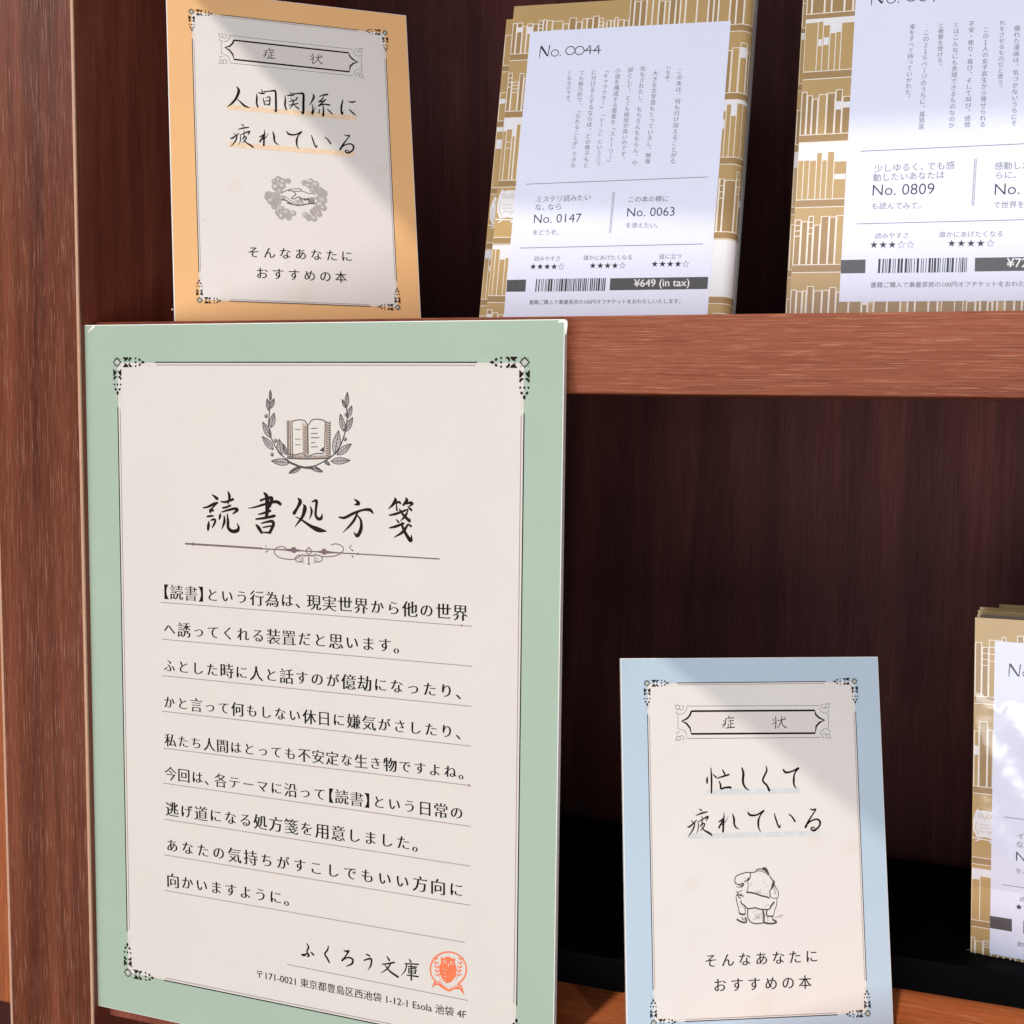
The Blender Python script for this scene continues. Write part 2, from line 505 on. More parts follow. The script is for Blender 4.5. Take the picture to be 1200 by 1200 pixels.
# ------------------------------------------------------------------ ornamented frames
def arm(ink, pale, c, dx, dz, k):
    """one arm of a corner ornament, running from the corner diamond along (dx, dz)"""
    c = np.array(c); t = np.array([dx, dz]); s = np.array([-dz, dx])

    def P(a, b): return tuple(c + t * a * k + s * b * k)
    for sg in (1, -1):
        ink.poly([P(7.0, 5.4 * sg), P(15, 5.4 * sg), P(14.2, 3.4 * sg), P(11.6, 1.2 * sg), P(9.2, 3.0 * sg)])
        ink.poly([P(8.6, 1.4 * sg), P(11.2, 0.7 * sg), P(10.4, 2.4 * sg)])
        ink.brush([(*P(19.5, 4.4 * sg), .6 * k), (*P(17.4, 4.2 * sg), 2.5 * k), (*P(15.8, 2.2 * sg), 2.0 * k), (*P(16.6, .8 * sg), .4 * k)], caps=False)
        ink.disc(P(24.2, 4.2 * sg), 1.15 * k, 8)
        ink.brush([(*P(28, 3.6 * sg), 1.2 * k), (*P(29.6, 2.6 * sg), 2.6 * k), (*P(29.2, 1.2 * sg), .9 * k)], caps=False)
        pale.line([P(36, 0), P(38, 2.6 * sg), P(41, 3.2 * sg)], .3 * k)
        pale.line([P(40, 1 * sg), P(42, 4.4 * sg), P(46, 3.6 * sg)], .3 * k)
    ink.disc(P(24.2, 0), 1.25 * k, 8)
    ink.brush([(*P(31, 0), .6 * k), (*P(33.4, 0), 3.0 * k), (*P(36, 0), .4 * k)], caps=False)
    pale.ring(P(34.5, 0), 3.4 * k, .3 * k, 14)


def corner(ink, pale, core, c, sx, sz, k):
    d = 4.7 * k
    core.poly([(c[0], c[1] + d), (c[0] - d, c[1]), (c[0], c[1] - d), (c[0] + d, c[1])])
    ink.line([(c[0], c[1] + d), (c[0] - d, c[1]), (c[0], c[1] - d), (c[0] + d, c[1]), (c[0], c[1] + d)], 1.5 * k)
    for a in (0.25, .75, 1.25, 1.75): ink.disc((c[0] + 5.2 * k * math.cos(a * math.pi), c[1] + 5.2 * k * math.sin(a * math.pi)), .55 * k, 6)
    arm(ink, pale, c, sx, 0, k); arm(ink, pale, c, 0, sz, k)


def framed_face(fr, W, H, x0, x1, z0, z1, k, border, thick, sheet='cream'):
    """board with a coloured border, a cream centre, double rule and four corner ornaments"""
    root = fr.root
    bevel_box('board', (0, 0, 0), (W, thick, H), M['card_edge'], root, 0.25)
    b = Ink(0.02); b.rect((0.35, 0.35), (W - 0.35, H - 0.35)); b.build('coloured_border', border, root, False)
    cr = Ink(0.06); cr.rect((x0 + .5 * k, z0 + .5 * k), (x1 - .5 * k, z1 - .5 * k)); cr.build('cream_panel', M[sheet], root, False)
    ink = Ink(0.12); pale = Ink(0.12); core = Ink(0.10); thin_ = Ink(0.12)
    for (cx, cz, sx, sz) in ((x0, z0, 1, 1), (x1, z0, -1, 1), (x0, z1, 1, -1), (x1, z1, -1, -1)):
        corner(ink, pale, core, (cx, cz), sx, sz, k)
    g = 49 * k; e = 2.9 * k
    for (a, b2) in (((x0 + g, z0), (x1 - g, z0)), ((x0 + g, z1), (x1 - g, z1)), ((x0, z0 + g), (x0, z1 - g)), ((x1, z0 + g), (x1, z1 - g))):
        ink.line([a, b2], 1.15 * k)
    g += k * 2
    for (a, b2) in (((x0 + g, z0 + e), (x1 - g, z0 + e)), ((x0 + g, z1 - e), (x1 - g, z1 - e)), ((x0 + e, z0 + g), (x0 + e, z1 - g)), ((x1 - e, z0 + g), (x1 - e, z1 - g))):
        thin_.line([a, b2], 0.85 * k)
    core.build('ornament_core', M['core'], root)
    thin_.build('inner_rule', M['ink_plum'], root)
    pale.build('ornament_tracery', M['wash_light'], root)
    ink.build('ornamental_frame', M['ink_brown'], root)


# ------------------------------------------------------------------ the large poster
PO = Frame('poster', -1.93, -6.7, -294.9, -0.007, 0.0, 0.0)
tag(PO.root, 'large sage green framed notice headed 読書処方箋 standing against the shelf edge, tallest sign in the bookcase', 'poster')
pW = 210; pH = 293.3
tl = PO.at(136.5, 425); tr = PO.at(615, 424); bl = PO.at(151, 1140)
kp = 0.375
framed_face(PO, pW, pH, (tl[0] + bl[0]) / 2, tr[0], bl[1], (tl[1] + tr[1]) / 2, kp, M['green'], 3.2, 'poster_cream')
# scuffed corner of the facing sheet
sc = Ink(0.10)
for a, b2 in (((99.5, 384), (110, 383)),):
    pass
sc.brush([(*PO.at(103.5, 389.5), .3), (*PO.at(107, 385.5), .8), (*PO.at(110.5, 382.6), .9)])
sc.brush([(*PO.at(655, 377), .7), (*PO.at(661, 376.2), 1.3), (*PO.at(663.4, 380), 1.2), (*PO.at(663.0, 392), .3)])
sc.build('scuffed_corner', M['card_edge'], PO.root)

# title
title = Ink(0.12)
Z1 = [  # 8x, origin 230,565
    [(148, 116, 5), (170, 132, 15), (196, 154, 24)],
    [(65, 240, 8), (108, 232, 15), (165, 205, 20), (202, 192, 12)], [(200, 192, 12), (172, 222, 10), (135, 262, 15), (132, 278, 18)],
    [(128, 262, 14), (158, 266, 18)], [(105, 322, 12), (130, 318, 15), (160, 316, 11)],
    [(120, 368, 8), (116, 405, 22), (112, 444, 18)], [(136, 358, 8), (165, 349, 16), (181, 360, 15), (168, 395, 16), (150, 428, 6)],
    [(300, 90, 9), (312, 128, 22), (309, 165, 15), (298, 205, 9)], [(234, 182, 9), (275, 186, 15), (345, 161, 19)], [(250, 241, 12), (285, 234, 15), (324, 218, 13)],
    [(228, 292, 5), (224, 318, 20), (216, 350, 8)], [(240, 280, 8), (300, 262, 15), (362, 248, 18), (386, 262, 22), (345, 296, 8)],
    [(263, 316, 8), (266, 365, 20), (254, 405, 14), (240, 442, 4)],
    [(292, 298, 8), (299, 365, 20), (301, 425, 22), (335, 459, 24), (384, 455, 26), (399, 425, 18), (384, 386, 5)],
    # 書
    [(638, 102, 14), (660, 130, 28), (668, 200, 34), (664, 290, 28), (650, 332, 14)],
    [(604, 172, 16), (660, 150, 14), (702, 148, 26), (708, 168, 26), (692, 232, 14)],
    [(490, 244, 5), (555, 233, 12), (650, 205, 17), (735, 184, 21), (770, 190, 24), (790, 206, 22)],
    [(600, 215, 10), (650, 205, 14), (700, 205, 12)], [(585, 302, 9), (638, 288, 15), (696, 268, 17)], [(562, 346, 12), (640, 336, 18), (735, 316, 20)],
    [(563, 400, 12), (588, 430, 26), (614, 474, 18)], [(612, 386, 9), (660, 373, 15), (714, 368, 22), (724, 400, 24), (694, 466, 22)],
    [(628, 424, 10), (700, 410, 12)], [(625, 470, 9), (695, 474, 16)],
]
Z2s = [  # 7.5x, origin 340,565
    [(73, 145, 12), (90, 172, 27), (65, 225, 19), (36, 272, 25)],
    [(120, 198, 10), (131, 228, 28), (112, 298, 22), (76, 350, 14), (42, 393, 4)],
    [(50, 303, 5), (110, 337, 13), (180, 385, 21), (250, 418, 32), (318, 431, 8)],
    [(180, 214, 7), (190, 252, 17), (184, 292, 12), (170, 325, 4)],
    [(193, 172, 8), (232, 163, 20), (230, 215, 18), (225, 285, 18), (246, 322, 20), (275, 316, 20), (283, 278, 5)],
    [(564, 150, 6), (588, 168, 18), (602, 190, 24), (566, 198, 5)],
    [(430, 307, 9), (480, 312, 18), (560, 273, 18), (640, 245, 15), (700, 243, 22), (728, 270, 12)],
    [(592, 272, 12), (565, 330, 18), (520, 388, 15), (462, 444, 3)], [(590, 290, 8), (622, 335, 16), (624, 410, 24), (592, 471, 24), (562, 443, 7)],
    # 箋
    [(920, 138, 8), (926, 162, 25), (900, 202, 18), (865, 234, 5)], [(925, 186, 12), (958, 175, 16), (972, 188, 12)], [(935, 196, 8), (940, 246, 14)],
    [(1018, 138, 8), (1026, 162, 24), (995, 202, 14)], [(1022, 190, 12), (1060, 180, 20), (1076, 192, 16), (1048, 212, 9)], [(1036, 215, 7), (1066, 244, 18)],
    [(874, 290, 10), (925, 280, 17), (1000, 252, 14), (1038, 238, 10)], [(962, 238, 10), (990, 280, 17), (1020, 312, 20), (1052, 344, 17), (1052, 315, 4)],
    [(1036, 252, 8), (1012, 298, 18), (970, 342, 4)],
    [(934, 328, 7), (955, 352, 14)], [(874, 402, 9), (932, 388, 18), (1000, 362, 14)], [(1038, 368, 8), (1062, 385, 18)],
    [(982, 355, 10), (992, 400, 19), (1022, 460, 22), (1062, 514, 26), (1068, 464, 5)], [(1034, 375, 14), (990, 438, 20), (912, 487, 4)],
]
for src, a, b2, ox, k in ((Z1, 0, 14, 230, 8.0), (Z1, 14, 25, 230, 8.0), (Z2s, 0, 5, 340, 7.5), (Z2s, 5, 9, 340, 7.5), (Z2s, 9, 40, 340, 7.5)):
    title = Ink(0.12); strokes(title, PO, src[a:b2], ox, 565, k, 1.22); title.build('title_character', M['ink_brown'], PO.root, False)

# flourish under the title
fl = Ink(0.12)
A = lambda x, y: tuple(PO.at(220 + x / 4, 440 + y / 4))
mm = 0.375 / 4 * 1.0


def sline(pts, w, ink=fl, smooth=True, F=None):
    F = F or A
    q = [(*F(*p[:2]), (p[2] if len(p) > 2 else w) * mm) for p in pts]
    ink.brush(q, smooth=smooth, caps=False)


sline([(-12, 788), (350, 812), (500, 820), (640, 828), (790, 836), (1182, 860)], 5, smooth=False)
sline([(-12, 788), (200, 801), (350, 811)], 8, smooth=False)
sline([(360, 813, 3), (440, 816, 5), (495, 819, 13), (545, 822, 3)], 3); sline([(600, 825, 3), (640, 828, 13), (690, 830, 6), (790, 836, 3)], 3)
for (x, y, r) in ((498, 818, 13), (640, 826, 13), (345, 811, 5), (798, 836, 5), (366, 798, 3), (368, 826, 3), (773, 820, 4), (773, 848, 4), (568, 882, 5), (25, 790, 7)):
    fl.disc(A(x, y), r * mm)
fl.line([A(568, 806), A(552, 823), A(568, 841), A(584, 824), A(568, 806)], 5 * mm)
for sg in (-1, 1):
    c = 568
    X = lambda x: c + (x - 568) * sg
    dy = 6 * sg
    sline([(X(464), 802 + dy * 1.3), (X(440), 795 + dy), (X(412), 806 + dy), (X(408), 828 + dy), (X(440), 850 + dy), (X(500), 855 + dy), (X(540), 838)], 4)
    sline([(X(568), 845), (X(545), 842), (X(515), 845), (X(504), 860), (X(518), 874), (X(540), 868), (X(538), 856)], 4)
    sline([(X(560), 846), (X(540), 850), (X(525), 868), (X(548), 880)], 2)
    sline([(X(366), 802 + dy), (X(378), 812 + dy), (X(366), 824 + dy)], 3)
sline([(568, 848, 3), (568, 865, 6), (568, 882, 2)], 3)
fl.build('title_flourish', M['ink_plum2'], PO.root)

# engraved open book inside a laurel wreath
wr = Ink(0.12); wt = Ink(0.085); tint = Ink(0.07)


def leaf(x0, y0, x1, y1, w, hatch=True):
    d = np.array([x1 - x0, y1 - y0], float); L = math.hypot(*d); u = d / L; n = np.array([-u[1], u[0]])
    pr = [(0, 0), (.2, .36), (.45, .5), (.75, .32), (1, 0)]
    up = [np.array([x0, y0]) + u * L * a + n * w * b2 for a, b2 in pr]
    dn = [np.array([x0, y0]) + u * L * a - n * w * b2 for a, b2 in pr]
    wt.poly([A(*p) for p in up] + [A(*p) for p in dn[-2:0:-1]])
    sline([tuple(p) for p in up], 3.4, wr); sline([tuple(p) for p in dn], 3.4, wr)
    sline([(x0, y0), (x1, y1)], 2.6, wr, False)
    if hatch:
        for a in (.3, .45, .6, .72):
            p = np.array([x0, y0]) + u * L * a
            sline([tuple(p), tuple(p + u * L * .1 + n * w * .3)], 1.6, wr, False)
            sline([tuple(p), tuple(p + u * L * .1 - n * w * .3)], 1.6, wr, False)


sline([(388, 100), (383, 180), (380, 240), (395, 300), (430, 360), (480, 405), (545, 432), (580, 430)], 5, wr)
sline([(745, 150), (748, 200), (738, 265), (715, 330), (680, 375), (635, 405), (590, 425), (545, 430)], 5, wr)
sline([(480, 408), (530, 428), (590, 436)], 9, wr); sline([(520, 432), (500, 440), (476, 458)], 5, wr); sline([(600, 432), (618, 440), (634, 452)], 5, wr)
for l in ((388, 118, 388, 68, 12), (380, 165, 373, 108, 16), (388, 155, 406, 108, 18), (390, 245, 406, 175, 26), (390, 292, 352, 218, 28), (402, 348, 350, 285, 28),
          (440, 375, 428, 298, 30), (478, 410, 392, 400, 30), (530, 432, 474, 458, 20), (462, 372, 448, 320, 16),
          (745, 150, 749, 78, 18), (742, 152, 724, 112, 14), (748, 200, 770, 142, 22), (732, 262, 716, 180, 24), (738, 265, 774, 196, 26), (690, 370, 708, 258, 36),
          (700, 372, 768, 320, 30), (672, 402, 762, 398, 30), (575, 428, 634, 452, 20), (640, 400, 668, 420, 14)):
    leaf(*l)
for (x, y) in ((368, 190), (412, 306), (396, 370), (738, 298), (744, 184)):
    wr.ring(A(x, y), 7 * mm, 3 * mm, 10); wr.disc(A(x + 1, y + 2), 4 * mm, 8)
# the book
tint.poly([A(465, 212), A(490, 210), A(492, 385), A(468, 388)]); tint.poly([A(642, 212), A(668, 214), A(666, 388), (A(645, 365))])
tint.poly([A(468, 368), A(540, 372), A(568, 378), A(640, 370), A(668, 386), A(568, 392), A(472, 390)])
tint.poly([A(535, 218), A(560, 228), A(564, 372), A(540, 366)])
for x in (466, 472, 480, 490): sline([(x, 212), (x + 3, 386)], 3, wr, False)
sline([(490, 214), (520, 208), (548, 212), (562, 232)], 4, wr); sline([(566, 232), (585, 208), (620, 206), (645, 214)], 4, wr)
sline([(563, 230), (565, 372)], 5, wr, False); sline([(645, 212), (640, 362)], 3, wr, False); sline([(668, 214), (668, 388)], 4, wr, False)
for i in range(15): sline([(646 + i % 2, 218 + i * 11), (666, 226 + i * 11)], 3.5, wr, False)
sline([(472, 366), (500, 372), (535, 366), (565, 378), (600, 366), (638, 366)], 4, wr); sline([(466, 388), (560, 391), (668, 388)], 5, wr)
for i in range(22): sline([(478 + i * 8.5, 376), (482 + i * 8.5, 388)], 2.5, wr, False)
for i in range(8): sline([(620 + i * 3, 352 + i * 1), (640, 335 + i * 4)], 3, wr, False)
for y in (248, 272, 292, 335): sline([(578, y), (626 - (y % 3) * 8, y - 1)], 3, wr, False)
sline([(578, 316), (598, 314)], 3, wr, False)
for y in (252, 298, 324): sline([(504, y), (530, y + 1)], 2.4, wr, False)
for i in range(26): sline([(538 + (i % 3) * 3, 236 + i * 5), (562, 240 + i * 5)], 1.5, wr, False)
tint.build('emblem_tint', M['page_tint'], PO.root); wt.build('laurel_wash', M['wash'], PO.root); wr.build('book_and_laurel_emblem', M['ink_fine'], PO.root)

# body text with ruled lines
body = Ink(0.12); rules = Ink(0.11)
BODY = [
    ('【読書】という行為は、現実世界から他の世界', 190.3, 693, 549.5, 718.7), ('へ誘ってくれる装置だと思います。', 190.5, 736.2, 480, 758),
    ('ふとした時に人と話すのが億劫になったり、', 190.3, 779.3, 553, 812), ('かと言って何もしない休日に嫌気がさしたり、', 190.7, 822, 552, 859.6),
    ('私たち人間はとっても不安定な生き物ですよね。', 192.4, 866.5, 554.7, 907), ('今回は、各テーマに沿って【読書】という日常の', 192.3, 905.5, 544.5, 953.5),
    ('逃げ道になる処方箋を用意しました。', 193.5, 947.2, 502, 991.6), ('あなたの気持ちがすこしでもいい方向に', 193, 989.5, 545.5, 1044),
    ('向かいますように。', 194.6, 1030.5, 350, 1055.5)]
for i, (t, x0, y0, x1, y1) in enumerate(BODY):
    body = Ink(0.12); line_text(body, t, PO.at(x0, y0), PO.at(x1, y1), scale=0.96 if i != 7 else 0.90)
    body.build('text_line', M['ink'], PO.root)
RUL = [(188.3, 705.7, 553.3, 734), (190, 749, 553.3, 780.7), (190, 791.7, 552.7, 827.7), (190, 833.3, 551.7, 874.3), (191.7, 876.7, 550, 920.3),
       (191.7, 917.7, 551.7, 968.3), (192.7, 960, 551.7, 1015), (192.7, 1001.7, 551, 1060.7), (193.3, 1043.3, 545, 1104.3), (336.7, 1130, 548.3, 1172.3)]
for i, (x0, y0, x1, y1) in enumerate(RUL):
    rules = Ink(0.11); rules.line([PO.at(x0, y0), PO.at(x1, y1)], 0.30)
    if i == 4: rules.disc(PO.at(550, 920.3), .55)
    if i == 0: rules.disc(PO.at(541, 733), .5)
    rules.build('ruled_line', M['ink_plum'], PO.root, False)
# signature, address and seal
sig = Ink(0.12)
SIG = [  # 5.4545x, origin 340,1095
    [(107, 58, 4), (119, 82, 9), (108, 108, 7), (121, 134, 10), (108, 142, 3)], [(74, 128, 7), (92, 131, 12), (112, 118, 3)], [(134, 114, 6), (150, 129, 10)],
    [(246, 72, 4), (240, 98, 8), (222, 124, 8), (238, 152, 9), (251, 178, 8)],
    [(345, 103, 5), (362, 108, 9), (376, 106, 8), (350, 145, 7), (333, 166, 10)], [(338, 162, 6), (370, 147, 7), (400, 158, 9), (396, 186, 9), (358, 204, 3)],
    [(488, 126, 6), (508, 136, 9)], [(473, 165, 6), (500, 156, 8), (520, 158, 9), (516, 198, 8), (497, 229, 2)],
    [(620, 140, 5), (634, 164, 10)], [(588, 190, 5), (625, 186, 7), (666, 178, 8)], [(645, 184, 6), (620, 220, 7), (580, 246, 2)], [(606, 194, 4), (640, 236, 9), (690, 271, 10)],
    [(762, 158, 5), (772, 174, 9)], [(734, 186, 5), (820, 190, 7)], [(746, 190, 6), (736, 230, 6), (710, 262, 2)],
    [(755, 204, 5), (808, 208, 7)], [(774, 194, 5), (775, 245, 8), (775, 291, 8)], [(758, 217, 5), (760, 246, 6)], [(758, 218, 4), (802, 219, 6), (801, 248, 7)],
    [(760, 232, 4), (800, 233, 4)], [(760, 245, 4), (800, 247, 5)], [(746, 259, 5), (818, 269, 8)],
]
strokes(sig, PO, SIG, 340, 1095, 5.4545, 1.25)
word(sig, '〒171-0021 東京都豊島区西池袋 1-12-1 Esola 池袋 4F', PO.at(301, 1145.2), PO.at(546.3, 1193.3), (-0.012, 0.004))
sig.build('signature_and_address', M['ink_brown'], PO.root)
seal = Ink(0.12); sealp = Ink(0.16)
D = lambda x, y: tuple(PO.at(340 + x / 5.4545, 1095 + y / 5.4545))
m5 = 0.375 / 5.4545
cs = D(1012, 224)
pts = []
for i in range(33):
    a = math.radians(-60 + 300 * i / 32)
    pts.append(D(1012 + 115 * math.cos(a), 222 - 110 * math.sin(a)))
seal.line(pts, 9 * m5)
seal.poly([D(*p) for p in ((962, 140), (975, 152), (1012, 140), (1042, 155), (1056, 150), (1054, 180), (1066, 220), (1058, 270), (1030, 305), (1000, 312), (975, 290), (958, 250), (952, 210), (964, 180))])
for (x, y) in ((990, 172), (1034, 182)): sealp.ring(D(x, y), 9 * m5, 3 * m5, 12)
sealp.poly([D(1008, 185), D(1018, 187), (D(1011, 208))])
for i in range(4): sealp.brush([(*D(972 + i * 3, 220 + i * 22), 2 * m5), (*D(1000, 228 + i * 22), 2.5 * m5)], caps=False)
for sg, cx in ((-1, 932), (1, 1090)):
    seal.brush([(*D(cx + 2 * sg, 150), 3 * m5), (*D(cx, 200), 3.5 * m5), (*D(cx - 14 * sg, 250), 3 * m5), (*D(cx - 30 * sg, 290), 3 * m5)], caps=False)
    for j, y in enumerate((160, 188, 214, 240, 264)):
        for s2 in (-1, 1):
            x = cx - 3 * sg * j * .9
            seal.brush([(*D(x, y), 2 * m5), (*D(x + 9 * s2, y - 7), 8 * m5), (*D(x + 17 * s2, y - 14), 2 * m5)], caps=False)
seal.poly([D(*p) for p in ((905, 345), (922, 300), (960, 298), (990, 330), (1012, 352), (1045, 330), (1085, 318), (1100, 330), (1114, 388), (1085, 350), (1050, 348), (1018, 366), (985, 350), (945, 322), (925, 325))])
sealp.brush([(*D(930, 312), 3 * m5), (*D(960, 308), 5 * m5), (*D(995, 338), 3 * m5)], caps=False)
sealp.brush([(*D(1030, 345), 3 * m5), (*D(1070, 328), 5 * m5), (*D(1095, 345), 3 * m5)], caps=False)
sealp.poly([D(996, 322), D(1012, 330), D(1030, 322), D(1014, 342)])
seal.build('owl_seal', M['seal'], PO.root); sealp.build('owl_seal_detail', M['poster_cream'], PO.root)


# ------------------------------------------------------------------ the two symptom cards
cW, cH = 105.6, 147.2
mu, mt, mb = 10.39, 9.77, 9.97
B_POSE = (233.704, 2.792, -274.5, math.radians(26.668), math.radians(12.083), math.radians(-0.443))
O_POSE = (33.976, 7.545, 0.0, math.radians(38.196), math.radians(12.213), math.radians(0.007))

TSUKARE = [  # 12x origin 260,90
    [(270, 664, 6), (302, 688, 18)], [(228, 740, 8), (300, 722, 19), (376, 712, 14)], [(163, 790, 6), (185, 812, 12)], [(118, 862, 10), (148, 862, 20), (238, 795, 10)],
    [(214, 810, 10), (200, 880, 18), (162, 940, 13), (122, 982, 4)],
    [(256, 820, 8), (262, 880, 12), (250, 925, 8), (230, 958, 3)], [(255, 822, 8), (330, 788, 14), (388, 770, 20), (366, 815, 10)], [(310, 758, 8), (312, 862, 16)],
    [(284, 866, 8), (322, 842, 12), (344, 856, 15), (318, 905, 12), (280, 928, 3)], [(288, 868, 6), (340, 926, 15), (400, 962, 22), (440, 994, 18)],
    # れ
    [(602, 742, 5), (594, 850, 20), (588, 968, 22)], [(528, 846, 8), (565, 832, 20), (610, 795, 8)], [(604, 822, 10), (560, 872, 18), (533, 916, 20)], [(570, 884, 10), (620, 850, 9), (656, 792, 2)],
    [(712, 772, 10), (732, 830, 24), (735, 890, 22), (760, 936, 16), (806, 960, 4)],
    # て
    [(913, 772, 14), (945, 808, 24), (1030, 815, 18), (1122, 775, 20)], [(1120, 778, 16), (1074, 830, 14), (1050, 900, 24), (1060, 980, 15), (1092, 1024, 3)],
]
TEIRU = [  # 12x origin 340,90
    [(298, 823, 10), (320, 890, 18), (345, 960, 18), (370, 992, 18), (379, 955, 4)], [(488, 848, 10), (530, 885, 17), (568, 942, 20)],
    [(763, 818, 8), (800, 831, 18), (838, 828, 12), (790, 890, 15), (740, 960, 20), (704, 1022, 26)],
    [(704, 1008, 16), (770, 960, 16), (850, 945, 18), (890, 980, 23), (880, 1030, 20), (820, 1072, 22), (782, 1060, 18), (780, 1037, 14), (810, 1035, 12), (824, 1056, 8)],
]
NINGEN = [  # 12x origin 260,90
    [(210, 143, 14), (238, 200, 34), (200, 300, 28), (140, 375, 24), (73, 427, 5)], [(203, 302, 7), (260, 355, 18), (320, 410, 28), (394, 439, 6)],
    [(488, 240, 8), (492, 300, 22), (488, 370, 22), (506, 428, 20)], [(519, 226, 15), (560, 236, 18), (600, 234, 14)], [(558, 184, 12), (570, 226, 14)],
    [(590, 212, 17), (650, 205, 13), (700, 201, 20), (750, 203, 24), (758, 300, 26), (760, 420, 26), (760, 490, 20), (734, 460, 6)],
    [(578, 295, 7), (590, 350, 15), (602, 396, 12)], [(620, 297, 8), (662, 282, 15), (676, 310, 18), (666, 398, 16)], [(604, 346, 8), (664, 335, 12)], [(608, 384, 8), (664, 396, 16)],
    [(887, 264, 8), (890, 350, 22), (886, 400, 22), (906, 462, 20)], [(924, 265, 16), (980, 262, 19), (1012, 258, 12)], [(964, 224, 12), (986, 262, 14)],
    [(1000, 243, 17), (1060, 238, 15), (1110, 236, 24), (1146, 248, 28), (1146, 350, 30), (1145, 450, 30), (1140, 520, 24), (1108, 484, 6)],
    [(964, 300, 8), (986, 332, 15)], [(1062, 293, 16), (1034, 332, 10)], [(944, 350, 9), (990, 344, 12), (1048, 326, 13)], [(938, 402, 9), (1000, 390, 14), (1068, 376, 14)],
    [(1012, 320, 8), (998, 380, 16), (980, 415, 12), (944, 452, 4)], [(1008, 390, 8), (1050, 430, 18), (1082, 452, 16)],
]
KEINI = [  # 12x origin 340,90
    [(323, 248, 12), (331, 290, 26), (302, 350, 17), (268, 402, 5)], [(308, 388, 8), (318, 450, 15), (310, 522, 26), (340, 460, 8), (351, 408, 3)],
    [(408, 282, 7), (458, 262, 18), (522, 250, 24)], [(472, 282, 10), (440, 325, 17), (404, 352, 18)], [(404, 352, 14), (450, 350, 14), (502, 318, 14), (440, 375, 16), (398, 412, 18)],
    [(398, 412, 14), (470, 388, 17), (550, 398, 22)], [(462, 402, 10), (468, 480, 20), (464, 548, 26), (448, 530, 4)], [(412, 462, 10), (402, 512, 16)], [(518, 458, 8), (558, 490, 19), (590, 526, 16)],
    [(741, 322, 10), (723, 400, 22), (718, 480, 24), (732, 525, 24), (747, 488, 4)], [(818, 350, 8), (860, 359, 21), (913, 351, 16)], [(829, 462, 12), (870, 500, 20), (916, 540, 14)],
]
BUSY = [  # 7.06x origin 800,885
    [(205, 178, 5), (200, 205, 15), (202, 234, 9)], [(233, 106, 7), (238, 200, 13), (237, 312, 11)], [(250, 158, 6), (276, 182, 12)],
    [(328, 120, 8), (347, 156, 13)], [(284, 191, 6), (330, 176, 12), (382, 160, 12)], [(299, 214, 7), (312, 242, 12), (316, 276, 13), (350, 268, 12), (392, 266, 15), (398, 275, 8)],
    [(490, 106, 10), (501, 150, 17), (498, 220, 16), (517, 266, 12), (552, 292, 3)],
    [(689, 90, 6), (694, 130, 12), (662, 206, 13), (696, 250, 13), (715, 291, 17)],
    [(831, 120, 12), (852, 142, 15), (900, 134, 11), (957, 107, 14)], [(956, 109, 12), (926, 150, 10), (918, 200, 15), (922, 250, 11), (943, 276, 3)],
]
SYMP = [  # 症状: 12x-ish strokes in the blue card's plaque, 3.53x origin 720,760
    [(470, 278, 2), (475, 284, 4)], [(460, 290, 2), (493, 286, 3.4)], [(460, 291, 3), (458, 312, 3.4), (445, 330, 1)], [(449, 296, 1.5), (454, 302, 3)], [(445, 318, 2), (457, 309, 2.6)],
    [(470, 300, 2.2), (492, 297, 3)], [(481, 300, 2.6), (480, 326, 3.2)], [(480, 312, 2.2), (492, 310, 2.8)], [(471, 309, 2.4), (470, 326, 2.8)], [(460, 329, 2.4), (496, 325, 3.6)],
    [(666, 281, 2.6), (668, 305, 3), (665, 331, 3)], [(655, 290, 1.6), (660, 298, 3)], [(652, 314, 2), (666, 305, 2.6)],
    [(676, 298, 2.2), (706, 293, 3.2)], [(692, 281, 2.4), (690, 300, 3), (680, 320, 2.4), (668, 331, 1)], [(690, 300, 2), (697, 318, 3), (709, 327, 4)], [(701, 283, 1.6), (706, 289, 3)],
]


class Shifted:
    """reads a position off one face and gives it on another, identical one"""

    def __init__(s, fr, off=(0, 0)): s.fr = fr; s.off = np.array(off)

    def at(s, x, y): return s.fr.at(x, y) + s.off


class Ghost(Frame):
    def __init__(s, x, y, z, yaw, lean, roll):
        ex = np.array([math.cos(yaw), math.sin(yaw), 0]); n = np.array([-math.sin(yaw), math.cos(yaw), 0])
        ez = math.cos(lean) * np.array([0, 0, 1]) + math.sin(lean) * n
        s.ex = math.cos(roll) * ex + math.sin(roll) * ez; s.ez = -math.sin(roll) * ex + math.cos(roll) * ez
        s.B = np.array([x, y, z], float); s.ey = np.cross(s.ez, s.ex)


def blue_face(): return Ghost(*B_POSE)


